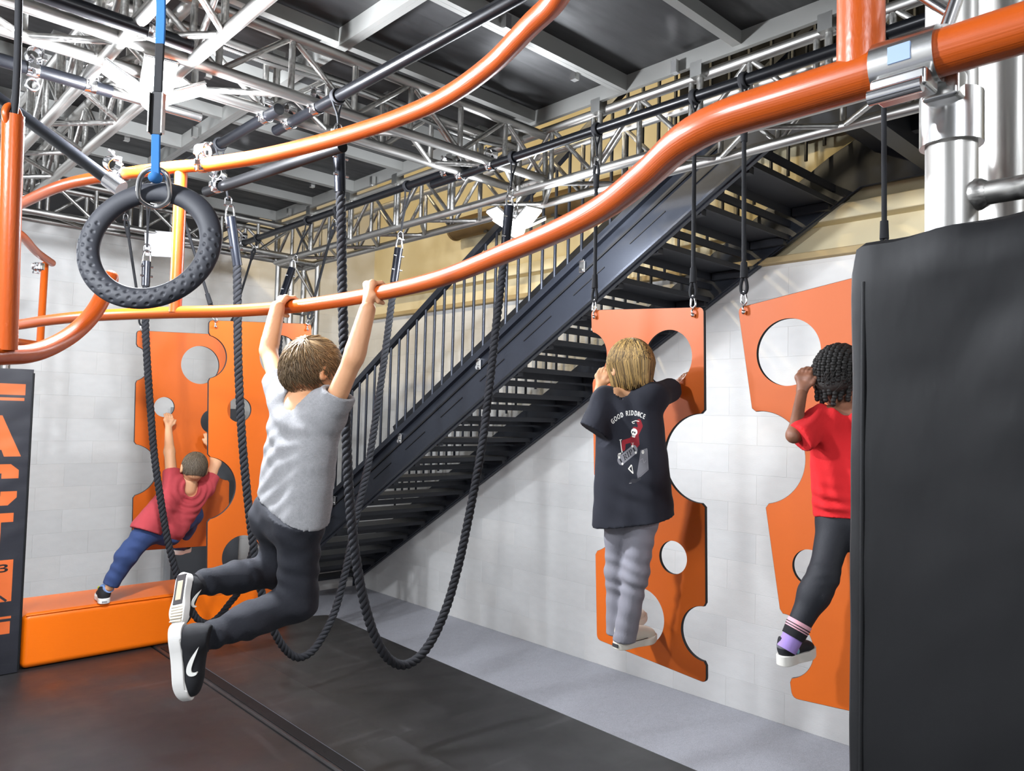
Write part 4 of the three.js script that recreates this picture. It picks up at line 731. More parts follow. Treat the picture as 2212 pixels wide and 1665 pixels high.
// shoes in a local frame: x across, y up from the sole, z towards the toe; length about 0.22 m
function shoeParts(kind) {
  const out = new THREE.Shape(); out.moveTo(0, -0.002); out.bezierCurveTo(0.034, -0.002, 0.036, 0.03, 0.032, 0.07); out.bezierCurveTo(0.030, 0.11, 0.046, 0.14, 0.044, 0.165); out.bezierCurveTo(0.042, 0.205, 0.02, 0.222, 0, 0.222); out.bezierCurveTo(-0.022, 0.222, -0.040, 0.205, -0.042, 0.165); out.bezierCurveTo(-0.044, 0.14, -0.030, 0.11, -0.032, 0.07); out.bezierCurveTo(-0.036, 0.03, -0.034, -0.002, 0, -0.002);
  const th = kind.soleH; const sole = new THREE.ExtrudeGeometry(out, { depth: th - 0.008, bevelEnabled: true, bevelSize: 0.003, bevelThickness: 0.004, bevelSegments: 3, curveSegments: 16 }); sole.rotateX(Math.PI / 2); sole.scale(1, 1, 1); sole.translate(0, th - 0.004, 0);
  { const p = sole.attributes.position; for (let i = 0; i < p.count; i++) { const z = p.getZ(i), y = p.getY(i); if (y < th * 0.5) p.setY(i, y + (z > 0.16 ? (z - 0.16) * (z - 0.16) * 4 : 0)); else p.setY(i, y + (z > 0.18 ? 0.006 : 0) + (z < 0.03 ? 0.004 : 0)); } sole.computeVertexNormals(); }
  let up = U(0.022, ell([0, th + 0.022, 0.038], [0.033, 0.045, 0.036]), cap([0, th + 0.02, 0.06], [0, th + 0.012, 0.15], 0.034, 0.031), ell([0, th + 0.008, 0.175], [0.038, 0.027, 0.040]), cap([0, th + 0.035, 0.07], [0, th + 0.018, 0.135], 0.029, 0.022), cap([0, th + 0.045, 0.045], [0, th + 0.062, 0.042], 0.036, 0.034));
  up = cutAt(up, [0, th - 0.003, 0], [0, -1, 0]); up = cutAt(up, [0, th + 0.075, 0.04], [0, 1, 0.25]);
  const upper = netsGeo(up, [-0.06, 0, -0.02], [0.06, 0.14, 0.24], 0.0035);
  const laces = merge([0, 1, 2, 3].map((k) => tubeGeo([[-0.016, th + 0.05 - k * 0.007, 0.085 + k * 0.016], [0, th + 0.064 - k * 0.0085, 0.088 + k * 0.016], [0.016, th + 0.05 - k * 0.007, 0.085 + k * 0.016]], 0.0026, 10, 6)));
  return { sole, upper, laces };
}
const shoeCache = {};
function shoe(par, heel, toe, upHint, kind, extras) {
  const S = shoeCache[kind.id] || (shoeCache[kind.id] = shoeParts(kind));
  const h = V(heel), z = V(toe).sub(h), L = z.length(); z.normalize(); const y = V(upHint); y.addScaledVector(z, -y.dot(z)).normalize(); const x = new THREE.Vector3().crossVectors(y, z);
  const m = mesh('shoe', S.upper, kind.upper, par); m.position.copy(h); frameOf(m, x, y, z); m.scale.setScalar(L / 0.222);
  mesh('sole', S.sole, kind.sole, m); mesh('laces', S.laces, kind.lace, m); if (extras) extras(m); return m;
}
const clothMat = (c, r = 0.9) => mat(c, r, 0, { sheen: 0.3, sheenRoughness: 0.6, bumpMap: clothBump, bumpScale: 0.0004 });
const skinMat = (c) => mat(c, 0.55, 0, { sheen: 0.15 });
const PC = 0.0055;

// ---------------------------------------------------------------- boy in the grey T-shirt, hanging
{
  const t = thing('person', 'child in grey T-shirt and navy trousers hanging from the orange rail', 'person');
  const J = { ls: [1.201,2.019,-2.387], rs: [1.246,1.985,-2.155], le: [1.211,2.19,-2.533], re: [1.27,2.151,-2.067], lw: [1.25,2.349,-2.555], rw: [1.299,2.303,-2.044], neck: [1.217,2.013,-2.29], nb: [1.207,1.977,-2.274], hl: [1.177,1.649,-2.349], hr: [1.181,1.654,-2.207], kl: [1.229,1.44,-2.423], kr: [1.199,1.378,-2.235], al: [0.941,1.449,-2.35], ar: [0.907,1.313,-2.239] };
  const hc = [1.254,2.116,-2.291], fr = headFrame([0.92, -0.25, -0.06], [0.2, 1, 0]), hs = 1.0;
  const lb = [1.312,2.36,-2.579], rb = [1.347,2.36,-2.065], tanL = unit([-0.02, 0, -1]), tanR = unit([0.03, 0, -1]);
  const skin = skinMat(0xcd9870);
  const chestL = mix(J.ls, J.rs, 0.2), chestR = mix(J.ls, J.rs, 0.8);
  const torso = U(0.05, cap(chestL, J.hl, 0.052, 0.058), cap(chestR, J.hr, 0.052, 0.058), cap(J.nb, mix(J.hl, J.hr, 0.5), 0.05, 0.055));
  const body = U(0.022, torso, cap(J.nb, hc, 0.036, 0.034), cap(J.ls, J.le, 0.035, 0.0275), cap(J.le, J.lw, 0.0265, 0.0205), cap(mix(J.le, J.lw, 0.22), J.lw, 0.0285, 0.0202), cap(J.rs, J.re, 0.035, 0.029), cap(J.re, J.rw, 0.0275, 0.0205), cap(mix(J.re, J.rw, 0.2), J.rw, 0.0295, 0.0202), cap(J.hl, J.kl, 0.055, 0.042), cap(J.hr, J.kr, 0.055, 0.042), cap(J.kl, J.al, 0.04, 0.026), cap(J.kr, J.ar, 0.04, 0.026));
  const hf = headField(hc, fr, hs), lh = barHand(lb, tanL, [1, 0, 0], 0.024, 0.9, J.lw, 1), rh = barHand(rb, tanR, [1, 0, 0], 0.024, 0.9, J.rw, -1);
  const all = Object.values(J);
  mesh('body', merge([nets(body, all.concat([hc]), 0.08, 0.007), nets(hf, [hc], 0.125, 0.0038), nets(lh, [lb, J.lw], 0.062, 0.0028), nets(rh, [rb, J.rw], 0.062, 0.0028)]), skin, t);
  eyes(hc, fr, hs, t);
  // shirt
  const down = unit(add(mix(J.hl, J.hr, 0.5), J.nb, -1)), sL = mix(J.ls, J.le, 0.42), sR = mix(J.rs, J.re, 0.34);
  let tee = U(0.04, cap(add(chestL, down, 0.01), add(J.hl, [-0.004, -0.03, 0.016]), 0.066, 0.080), cap(add(chestR, down, 0.01), add(J.hr, [0.005, -0.07, 0.005]), 0.068, 0.084), cap(add(J.nb, down, 0.045), add(J.nb, down, 0.2), 0.07, 0.066), cap(add(J.nb, down, 0.16), add(mix(J.hl, J.hr, 0.5), [-0.012, -0.05, 0]), 0.066, 0.078), cap(J.ls, add(sL, unit(add(J.le, J.ls, -1)), 0.03), 0.053, 0.052), cap(add(J.rs, down, 0.012), add(sR, unit(add(J.re, J.rs, -1)), 0.03), 0.054, 0.056));
  const fw1 = folds([0, 1, 0.35], 0.06, 0.0055, 1.3), fw2 = folds([0.2, 1, -0.75], 0.055, 0.0052, 1.0, 3), fw3 = folds([0, 0.5, 1], 0.05, 0.005, 1, 7), c1 = near(add(J.nb, [-0.05, -0.06, 0]), 0.12), c2 = near(mix(J.hl, J.nb, 0.35), 0.15), c3 = near(J.rs, 0.1);
  tee = bulge(tee, (x, y, z) => fw1(x, y, z) * c1(x, y, z) + fw2(x, y, z) * c2(x, y, z) + fw3(x, y, z) * c3(x, y, z) + 0.0025 * N3(x * 18, y * 18, z * 18));
  tee = minus(tee, cap(J.ls, J.le, 0.039, 0.039), 0.004); tee = minus(tee, cap(J.rs, J.re, 0.039, 0.041), 0.004);
  // openings: sleeves, neck, hem
  const h1 = [1.168,1.721,-2.382], h2 = [1.229,1.632,-2.164], hn = unit(cross([1, 0.05, 0], add(h2, h1, -1)));
  tee = cutAt(tee, h1, hn[1] > 0 ? hn.map((v) => -v) : hn);
  tee = cutAt2(tee, sL, add(J.le, J.ls, -1), J.ls, 0.09); tee = cutAt2(tee, sR, add(J.re, J.rs, -1), J.rs, 0.11);
  tee = minus(tee, U(0.02, cap(add(J.nb, [-0.005, 0.005, 0]), hc, 0.043, 0.06), ell(add(J.nb, [-0.012, 0.042, 0.005]), [0.046, 0.036, 0.046])), 0.004);
  const tg = nets(tee, all.slice(0, 4).concat([J.hl, J.hr]), 0.14, PC);
  const shirt = mesh('shirt', tg, mat(0xffffff, 0.92, 0, { map: heather, bumpMap: clothBump, bumpScale: 0.0004 }), t);
  // trousers
  const hem = mix(J.hl, J.hr, 0.5);
  let pants = U(0.05, cap(add(J.hl, [0.004, 0.0, 0.008]), add(J.hr, [0.004, 0.0, -0.005]), 0.068), cap(add(J.hl, [0, -0.01, 0]), J.kl, 0.068, 0.056), cap(add(J.hr, [0, -0.015, 0]), J.kr, 0.072, 0.058), cap(add(J.hl, [-0.018, -0.02, 0]), add(J.hr, [-0.018, -0.02, 0]), 0.064));
  const shins = U(0.02, cap(J.kl, mix(J.kl, J.al, 0.6), 0.055, 0.05), cap(mix(J.kl, J.al, 0.5), J.al, 0.049, 0.038), cap(J.kr, mix(J.kr, J.ar, 0.55), 0.057, 0.053), cap(mix(J.kr, J.ar, 0.5), J.ar, 0.052, 0.039));
  pants = U(0.03, pants, shins);
  const pf1 = folds([1, 0.15, 0], 0.055, 0.0055, 1.5), pf2 = folds([0.3, 1, 0.3], 0.06, 0.004, 1.5, 5), pk = near(J.kr, 0.09), pa = near(J.al, 0.13), pb = near(J.ar, 0.13);
  pants = bulge(pants, (x, y, z) => (pa(x, y, z) + pb(x, y, z)) * pf1(x, y, z) + pf2(x, y, z) * 0.6 + pk(x, y, z) * 0.003 + 0.003 * N3(x * 22, y * 22, z * 22));
  const hd = hn[1] > 0 ? hn : hn.map((v) => -v); pants = cutAt(pants, add(h1, hd, 0.004), hd);
  mesh('trousers', nets(pants, [J.hl, J.hr, J.kl, J.kr, J.al, J.ar], 0.115, PC), clothMat(0x191b23, 0.85), t);
  for (const [k, a] of [[J.kl, J.al], [J.kr, J.ar]]) mesh('ankle_sock', cylGeo(mix(a, k, 0.1), add(a, unit(add(a, k, -1)), 0.03), 0.033, 0.031), mat(0x222226, 0.9), t);
  const kind = { id: 'runner', soleH: 0.034, upper: mat(0x15161a, 0.8), sole: mat(0xe2e0db, 0.6), lace: mat(0x2a2a2e, 0.8) };
  const swoosh = (m) => { const s = new THREE.Shape(); s.moveTo(0.005, 0.050); s.bezierCurveTo(0.03, 0.026, 0.052, 0.008, 0.072, 0.006); s.bezierCurveTo(0.084, 0.005, 0.092, 0.014, 0.088, 0.028); s.bezierCurveTo(0.085, 0.036, 0.082, 0.036, 0.080, 0.034); s.bezierCurveTo(0.084, 0.022, 0.076, 0.018, 0.066, 0.021); s.bezierCurveTo(0.05, 0.026, 0.03, 0.038, 0.005, 0.050); const g = new THREE.ExtrudeGeometry(s, { depth: 0.012, bevelEnabled: false, curveSegments: 10 }); g.rotateY(-Math.PI / 2); for (const e of [1, -1]) { const k = mesh('side_mark', g, mat(0xf0efe8, 0.6), m); k.position.set(e > 0 ? 0.0375 : -0.0255, 0.036, 0.055); } };
  shoe(t, [0.822,1.355,-2.268], [0.853,1.142,-2.259], [0.78, 0.05, 0.62], kind, swoosh);
  shoe(t, [0.871,1.489,-2.331], [0.835,1.354,-2.277], [0.72, 0.55, -0.45], kind, (m) => { swoosh(m); mesh('heel_pad', (() => { const g = boxGeo([0, 0.0, 0.075], [0.034, 0.006, 0.085], 0.003); return g; })(), mat(0xbcae96, 0.7), m); mesh('tread_panel', boxGeo([0, 0.001, 0.07], [0.058, 0.005, 0.13], 0.002), mat(0x3a3536, 0.7), m); for (let k = 0; k < 6; k++) mesh('tread_rib', boxGeo([0, 0.002, 0.145 + k * 0.012], [0.07, 0.006, 0.006], 0.002), mat(0xbfb39f, 0.7), m); });
  mesh('hair', hairGeo(hc, fr, hs, { n: 2400, dark: 0x3a2b1d, light: 0xb99a6c, crown: [-0.25, 0.72, -0.62], lift: 1.105, swirl: 0.55, mess: 1.0, len: 0.05, r: 0.002, flick: 0.1, puff: 0.005, tone: (d, r) => 0.12 + 0.62 * Math.max(0, d.y) * r * 1.4 + 0.16 * r + 0.22 * Math.max(0, d.z) * r, on: (d) => d.z < 0 ? d.y > -0.62 - d.z * 0.1 && !(Math.abs(d.x) > 0.72 && d.y < -0.1 && d.z > -0.35) : d.y > 0.32 + d.z * 0.25 || (d.z < 0.3 && d.y > 0.0), line: (x, z) => z > 0.02 ? 0.04 + z * 0.3 : z > -0.03 ? 0.0 : -0.06 }), hairMat(), t);
}

// ---------------------------------------------------------------- blond child on the first panel, seen from behind
{
  const t = thing('person', 'child with chin-length blond hair in oversized dark printed T-shirt and grey trousers', 'person');
  const J = { ls: [2.273,2.05,-1.883], rs: [2.366,2.067,-1.726], le: [2.208,1.98,-1.879], re: [2.541,2.111,-1.778], lw: [2.324,2.103,-1.955], rw: [2.754,2.114,-1.879], nb: [2.326,2.048,-1.819], hl: [2.353,1.614,-1.875], hr: [2.373,1.621,-1.773], kl: [2.377,1.381,-1.893], kr: [2.366,1.398,-1.793], al: [2.402,1.17,-1.91], ar: [2.348,1.16,-1.831] };
  const hc = [2.365,2.181,-1.843], fr = headFrame([0.30, -0.12, -0.95], [0, 1, 0]), hs = 0.98, skin = skinMat(0xd09c74);
  const cl = mix(J.ls, J.rs, 0.18), cr = mix(J.ls, J.rs, 0.82);
  const body = U(0.022, U(0.04, cap(cl, J.hl, 0.05, 0.056), cap(cr, J.hr, 0.05, 0.056)), cap(J.nb, hc, 0.034, 0.033), cap(J.ls, J.le, 0.034, 0.028), cap(J.le, J.lw, 0.028, 0.02), cap(J.rs, J.re, 0.034, 0.029), cap(J.re, J.rw, 0.028, 0.02), cap(J.hl, J.kl, 0.05, 0.038), cap(J.hr, J.kr, 0.05, 0.038), cap(J.kl, J.al, 0.036, 0.025), cap(J.kr, J.ar, 0.036, 0.025));
  const all = Object.values(J);
  const lh = flatHand(J.lw, [0.25, 1, 0.0], [0.5, 0, 0.8], [1, 0, -0.2], 0.85, 0.7), rh = flatHand(J.rw, [0.4, 0.9, 0.2], [0.2, 0, -1], [1, 0, 0], 0.85, 0.7);
  mesh('body', merge([nets(body, all, 0.08, 0.007), nets(headField(hc, fr, hs), [hc], 0.125, 0.0038), nets(lh, [J.lw], 0.13, 0.003), nets(rh, [J.rw], 0.13, 0.003)]), skin, t);
  eyes(hc, fr, hs, t);
  // loose shirt with a printed back
  const sL = [2.19,1.936,-1.871], sR = [2.512,2.102,-1.751];
  let tee = U(0.035, cap(add(cl, [0.0, -0.03, 0]), [2.336,1.562,-1.88], 0.062, 0.085), cap(add(cr, [0.0, -0.03, 0]), [2.387,1.575,-1.735], 0.064, 0.087), cap([2.341,1.983,-1.809], [2.356,1.551,-1.806], 0.072, 0.09), cap(mix(J.nb, J.ls, 0.45), J.ls, 0.046, 0.05), cap(mix(J.nb, J.rs, 0.45), J.rs, 0.046, 0.05), cap(J.ls, sL, 0.05, 0.056), cap(J.rs, sR, 0.05, 0.047));
  const f1 = folds([0, 0.25, 1], 0.07, 0.0045, 1.3, 2), f2 = folds([0, 1, 0.45], 0.075, 0.005, 1.2, 9), k1 = near([2.28,2.026,-1.767], 0.1), k2 = near([2.307,1.681,-1.763], 0.15), k3 = near([2.242,1.989,-1.874], 0.09);
  tee = bulge(tee, (x, y, z) => k1(x, y, z) * f1(x, y, z) + k2(x, y, z) * f2(x, y, z) + k3(x, y, z) * f1(x, y, z) * 1.5 + 0.0025 * N3(x * 14, y * 14, z * 14));
  tee = cutAt(tee, [2.298,1.586,-1.763], [0.25, -1, 0.10]);
  tee = cutAt2(tee, sL, [-0.5, -1, -0.3], J.ls, 0.075); tee = cutAt2(tee, sR, add(J.re, J.rs, -1), J.rs, 0.075);
  tee = minus(tee, U(0.02, cap(add(J.nb, [-0.008, 0.0, 0]), hc, 0.034, 0.046), cap(add(J.nb, [-0.06, -0.02, -0.005]), add(J.nb, [-0.03, 0.03, 0]), 0.014, 0.028)), 0.004);
  const g0 = nets(tee, all.slice(0, 4).concat([[2.346,1.588,-1.8]]), 0.13, PC).toNonIndexed();
  // print: canvas laid on the back of the shirt, plain cloth everywhere else
  const cv = document.createElement('canvas'); cv.width = cv.height = 1024; const c = cv.getContext('2d');
  c.fillStyle = '#1b1d27'; c.fillRect(0, 0, 1024, 1024);
  for (let i = 0; i < 9000; i++) { const b = 22 + rnd() * 14; c.fillStyle = `rgba(${b},${b + 1},${b + 9},0.5)`; c.fillRect(rnd() * 1024, rnd() * 1024, 2, 2); }
  c.save(); c.translate(60, 40);
  // slogan on an arc
  c.fillStyle = '#e9e7df'; c.font = 'bold 76px sans-serif'; c.textAlign = 'center';
  const word = 'GOOD RIDDANCE', wd = [1, 1, 1, 1, 0.5, 1, 0.5, 1, 1, 0.3, 0.3, 0.95, 0.8]; let sum = wd.reduce((a, b) => a + b, 0), acc = 0;
  for (let i = 0; i < word.length; i++) { const u = (acc + wd[i] / 2) / sum; acc += wd[i]; const ang = (u - 0.62) * 1.25, x = 250 + Math.sin(ang) * 380 + 92, y = 480 - Math.cos(ang) * 380; c.save(); c.translate(x, y); c.rotate(ang * 0.9); c.scale(wd[i] < 0.4 ? 0.35 : 0.82, 1); c.fillText(word[i], 0, 0); c.restore(); }
  const poly = (col, p) => { c.fillStyle = col; c.beginPath(); p.forEach(([x, y], i) => i ? c.lineTo(x, y) : c.moveTo(x, y)); c.closePath(); c.fill(); };
  const line = (col, w, p) => { c.strokeStyle = col; c.lineWidth = w; c.lineJoin = c.lineCap = 'round'; c.beginPath(); p.forEach(([x, y], i) => i ? c.lineTo(x, y) : c.moveTo(x, y)); c.stroke(); };
  // jacket and arms of the skating skeleton
  line('#8e1c26', 62, [[395, 330], [462, 215], [440, 170]]); line('#8e1c26', 54, [[340, 372], [235, 400], [232, 470]]); poly('#7d1722', [[330, 330], [440, 320], [455, 420], [420, 460], [345, 450], [325, 390]]); line('#e6e2d6', 4, [[350, 400], [362, 424], [372, 400]]);
  line('#e6e2d6', 9, [[440, 165], [395, 158], [345, 175]]); line('#e6e2d6', 7, [[345, 175], [358, 190], [380, 186]]);
  // skull with cap
  c.fillStyle = '#8e1c26'; c.beginPath(); c.ellipse(392, 252, 40, 26, 0.2, Math.PI, 0); c.fill(); c.fillStyle = '#efece2'; c.beginPath(); c.ellipse(378, 282, 44, 38, 0.15, 0, Math.PI * 2); c.fill(); poly('#efece2', [[345, 300], [400, 308], [388, 345], [350, 340]]); c.fillStyle = '#14151b'; for (const [x, y] of [[360, 284], [386, 290]]) { c.beginPath(); c.ellipse(x, y, 10, 12, 0.1, 0, 7); c.fill(); } line('#14151b', 3, [[352, 322], [388, 328]]); for (let k = 0; k < 4; k++) line('#14151b', 2, [[358 + k * 8, 314], [356 + k * 8, 334]]);
  // bone forearm and hand on the board
  line('#e6e2d6', 12, [[190, 385], [205, 470], [215, 510]]); line('#e6e2d6', 8, [[178, 378], [205, 372]]); for (const k of [0, 1, 2]) line('#e6e2d6', 6, [[200, 520], [165 + k * 14, 530], [160 + k * 16, 560]]);
  // boards
  c.save(); c.translate(290, 540); c.rotate(-0.62); c.fillStyle = '#77767a'; c.beginPath(); c.roundRect(-155, -52, 310, 104, 46); c.fill(); c.fillStyle = '#d8d5cc'; for (const x of [-112, 112]) for (const y of [-42, 42]) { c.beginPath(); c.arc(x, y, 14, 0, 7); c.fill(); } c.fillStyle = '#1a1a1e'; c.fillRect(-120, -24, 18, 48); c.fillRect(102, -24, 18, 48); c.font = 'italic bold 84px serif'; c.fillText('RIP', 0, 30); c.restore();
  poly('#6b6a6e', [[470, 480], [560, 455], [585, 690], [440, 800], [425, 740], [452, 600]]); c.fillStyle = '#dad7cd'; c.beginPath(); c.ellipse(502, 500, 17, 20, 0, 0, 7); c.fill(); c.fillStyle = '#1a1a1e'; c.beginPath(); c.arc(497, 497, 4, 0, 7); c.arc(509, 497, 4, 0, 7); c.fill(); line('#8d8c90', 5, [[470, 590], [500, 570], [520, 620], [545, 590]]); line('#8d8c90', 4, [[560, 470], [575, 680]]); line('#55545a', 4, [[440, 780], [578, 680]]);
  // leg bones and shoes
  line('#e6e2d6', 15, [[345, 650], [310, 690], [370, 735]]); line('#e6e2d6', 8, [[372, 728], [352, 650]]); poly('#2f2f35', [[330, 830], [360, 800], [420, 800], [470, 770], [480, 800], [410, 840], [320, 850]]); line('#d8d5cc', 4, [[322, 850], [352, 846]]);
  c.restore();
  const tx = new THREE.CanvasTexture(cv); tx.colorSpace = THREE.SRGBColorSpace;
  const p = g0.attributes.position, uv = new Float32Array(p.count * 2), R0 = new THREE.Vector3(0.59, 0, 0.81), O = V([2.289,1.882,-1.754]); // print axes on the back of the shirt
  const back = new THREE.Vector3(-0.81, 0, 0.59), a = new THREE.Vector3(), b = new THREE.Vector3(), d = new THREE.Vector3();
  for (let i = 0; i < p.count; i += 3) {
    a.fromBufferAttribute(p, i); b.fromBufferAttribute(p, i + 1).sub(a); d.fromBufferAttribute(p, i + 2).sub(a); const n = b.clone().cross(d).normalize(), on = n.dot(back) > 0.15;
    for (let k = 0; k < 3; k++) { const q = new THREE.Vector3().fromBufferAttribute(p, i + k).sub(O), u = q.dot(R0) / 0.275 + 0.43, v = q.y / 0.345 + 0.53; const ok = on && u > 0.02 && u < 0.98 && v > 0.02 && v < 0.98; uv[(i + k) * 2] = ok || on ? Math.min(0.995, Math.max(0.005, u)) : 0.9 + 0.05 * k; uv[(i + k) * 2 + 1] = ok || on ? Math.min(0.995, Math.max(0.005, v)) : 0.02; }
  }
  g0.setAttribute('uv', new THREE.BufferAttribute(uv, 2));
  mesh('shirt', g0, mat(0xffffff, 0.9, 0, { map: tx }), t);
  // trousers
  let pants = U(0.03, cap(J.hl, J.hr, 0.062), cap(J.hl, J.kl, 0.058, 0.044), cap(J.hr, J.kr, 0.06, 0.046), cap(J.kl, add(J.al, [0, -0.03, 0]), 0.043, 0.041), cap(J.kr, add(J.ar, [0, -0.03, 0]), 0.045, 0.043));
  const pf = folds([0.3, 1, 0.2], 0.055, 0.0045, 1.6, 4), pk = near(mix(J.kl, J.kr, 0.5), 0.09); pants = bulge(pants, (x, y, z) => pf(x, y, z) * (0.35 + pk(x, y, z)) + 0.002 * N3(x * 20, y * 20, z * 20));
  pants = cutAt(pants, add(mix(J.al, J.ar, 0.7), [0, -0.026, 0]), [0, -1, 0]);
  mesh('trousers', nets(pants, [J.hl, J.hr, J.kl, J.kr, J.al, J.ar], 0.09, PC), clothMat(0x85848c), t);
  const kind = { id: 'canvas', soleH: 0.03, upper: mat(0xdcd6c6, 0.85), sole: mat(0xe4dfd1, 0.6), lace: mat(0xe8e4d8, 0.8) };
  const stripe = (m) => { const pts = []; for (let k = 0; k <= 40; k++) { const th = k / 40 * Math.PI * 2; pts.push([Math.sin(th) * (0.0385 + 0.004 * Math.cos(th)), 0.031 + (Math.cos(th) > 0.7 ? 0.003 : 0), 0.11 - Math.cos(th) * 0.1125]); } pts.pop(); const lo = pts.map((q) => [q[0] * 1.06, 0.012, q[2] < 0.11 ? q[2] - 0.001 : q[2] + 0.002]); mesh('sole_line', tubeGeo(pts, 0.0016, 90, 6, true), M.black, m); mesh('heel_label', boxGeo([0, 0.017, -0.006], [0.034, 0.015, 0.003], 0.001), mat(0x3a3a3c, 0.6), m); };
  shoe(t, [2.317,1.111,-1.842], add([2.317,1.111,-1.842], [0.197, 0.006, 0.03]), [-0.03, 1, 0], kind, stripe);
  shoe(t, [2.39,1.133,-1.923], add([2.39,1.133,-1.923], [0.185, 0.04, 0.02]), [-0.2, 1, 0], kind, stripe);
  mesh('hair', hairGeo(hc, fr, hs, { n: 1300, dark: 0x34210e, light: 0xd8b068, crown: [0, 0.97, -0.22], lift: 1.19, ragged: 0.06, tuck: 0.3, swirl: 0.05, mess: 0.22, len: 0.25, r: 0.0029, steps: 12, flick: 0.0, puff: 0.010, drop: -0.05, floor: -0.098, tone: (d, r) => Math.pow(r, 1.5) * 1.02, on: (d) => d.y > 0.1 && !(d.z > 0.55 && d.y < 0.5), line: (x, z) => z > 0.055 ? 0.045 : z > 0.01 ? -0.035 : -0.08 }), hairMat(), t);
}
// ---------------------------------------------------------------- child in bright red behind the black pad
{
  const t = thing('person', 'child in bright red T-shirt and black leggings half hidden by the black pad', 'person');
  const J = { ls: [2.393,1.992,-1.099], rs: [2.469,2.008,-0.971], le: [2.25,1.944,-1.113], re: [2.577,1.967,-0.899], lw: [2.367,2.085,-1.145], rw: [2.645,2.103,-0.937], nb: [2.441,2.014,-1.038], hl: [2.459,1.679,-1.069], hr: [2.49,1.685,-0.997], kl: [2.366,1.506,-1.071], kr: [2.479,1.489,-0.965], al: [2.29,1.332,-1.125], ar: [2.566,1.282,-0.991] };
  const hc = [2.474,2.127,-1.069], fr = headFrame([0.92, -0.35, -0.05], [0.2, 1, 0]), hs = 0.96, skin = skinMat(0x805540);
  const cl = mix(J.ls, J.rs, 0.18), cr = mix(J.ls, J.rs, 0.82);
  const body = U(0.022, U(0.04, cap(cl, J.hl, 0.048, 0.056), cap(cr, J.hr, 0.048, 0.056)), cap(J.nb, hc, 0.032, 0.032), cap(J.ls, J.le, 0.03, 0.0205), cap(J.le, J.lw, 0.0205, 0.017), cap(J.rs, J.re, 0.031, 0.026), cap(J.re, J.rw, 0.026, 0.0185), cap(J.hl, J.kl, 0.05, 0.038), cap(J.hr, J.kr, 0.05, 0.038), cap(J.kl, J.al, 0.037, 0.023), cap(J.kr, J.ar, 0.036, 0.023));
  const all = Object.values(J), lh = flatHand(J.lw, [0.25, 1, 0.0], [0.2, 0, 1], [1, 0, 0.2], 0.82, 0.8), rh = flatHand(J.rw, [0.3, 1, 0], [0.2, 0, -1], [1, 0, 0], 0.82, 0.8);
  mesh('body', merge([nets(body, all, 0.08, 0.007), nets(headField(hc, fr, hs), [hc], 0.125, 0.004), nets(lh, [J.lw], 0.13, 0.003), nets(rh, [J.rw], 0.13, 0.003)]), skin, t);
  eyes(hc, fr, hs, t);
  const sL = [2.259,1.935,-1.098], sR = mix(J.rs, J.re, 0.6);
  let tee = U(0.035, cap(add(cl, [0, -0.02, 0]), add(J.hl, [0, 0.02, 0]), 0.062, 0.072), cap(add(cr, [0, -0.02, 0]), add(J.hr, [0, 0.02, 0]), 0.062, 0.072), cap(J.ls, sL, 0.046, 0.048), cap(J.rs, sR, 0.046, 0.048));
  const f1 = folds([0.1, 0.25, 1], 0.05, 0.004, 1.2, 2), f2 = folds([0, 1, 0.1], 0.04, 0.006, 1, 5), k2 = near([2.397,1.736,-1.054], 0.07);
  tee = bulge(tee, (x, y, z) => f1(x, y, z) * 0.8 + k2(x, y, z) * f2(x, y, z) + 0.002 * N3(x * 18, y * 18, z * 18));
  tee = cutAt(tee, [2.38,1.69,-1.046], [-0.1, -1, 0.05]); tee = cutAt2(tee, sL, [-0.8, -0.6, -0.5], J.ls, 0.07); tee = cutAt2(tee, sR, add(J.re, J.rs, -1), J.rs, 0.07);
  tee = minus(tee, U(0.02, cap(J.nb, hc, 0.036, 0.06), ell(add(J.nb, [-0.01, 0.02, 0]), [0.045, 0.035, 0.05])), 0.004);
  mesh('shirt', nets(tee, all.slice(0, 4).concat([J.hl, J.hr]), 0.11, PC), clothMat(0xd41c22), t);
  let pants = U(0.03, cap(J.hl, J.hr, 0.06), cap(J.hl, J.kl, 0.058, 0.042), cap(J.hr, J.kr, 0.058, 0.042), cap(J.kl, mix(J.kl, J.al, 0.3), 0.042, 0.044), cap(mix(J.kl, J.al, 0.3), mix(J.kl, J.al, 0.86), 0.044, 0.034), cap(J.kr, J.ar, 0.041, 0.033));
  const pf = folds([0.2, 1, -0.3], 0.03, 0.002, 1.2, 3); pants = bulge(pants, (x, y, z) => pf(x, y, z) * near(J.kl, 0.06)(x, y, z));
  pants = cutAt2(pants, mix(J.kl, J.al, 0.84), add(J.al, J.kl, -1), J.kl, 0.1);
  mesh('leggings', nets(pants, [J.hl, J.hr, J.kl, J.kr, J.al, J.ar], 0.09, PC), clothMat(0x1b1d24, 0.7), t);
  const seg = (a, b, r0, r1, m, n) => mesh(n, cylGeo(mix(J.kl, J.al, a), mix(J.kl, J.al, b), r0, r1, 22), m, t);
  seg(0.80, 0.94, 0.0375, 0.036, mat(0xe0a9b4, 0.9), 'sock_band'); seg(0.86, 0.875, 0.0385, 0.0385, M.black, 'sock_stripe'); seg(0.90, 0.915, 0.0380, 0.0380, M.black, 'sock_stripe'); seg(0.935, 1.06, 0.0365, 0.0345, mat(0x18181c, 0.9), 'sock_band'); seg(1.05, 1.28, 0.031, 0.030, mat(0x9f86c8, 0.9), 'sock');
  const kind = { id: 'chunky', soleH: 0.042, upper: mat(0x1a1b20, 0.8), sole: mat(0xe2dfd6, 0.6), lace: mat(0x141417, 0.8) };
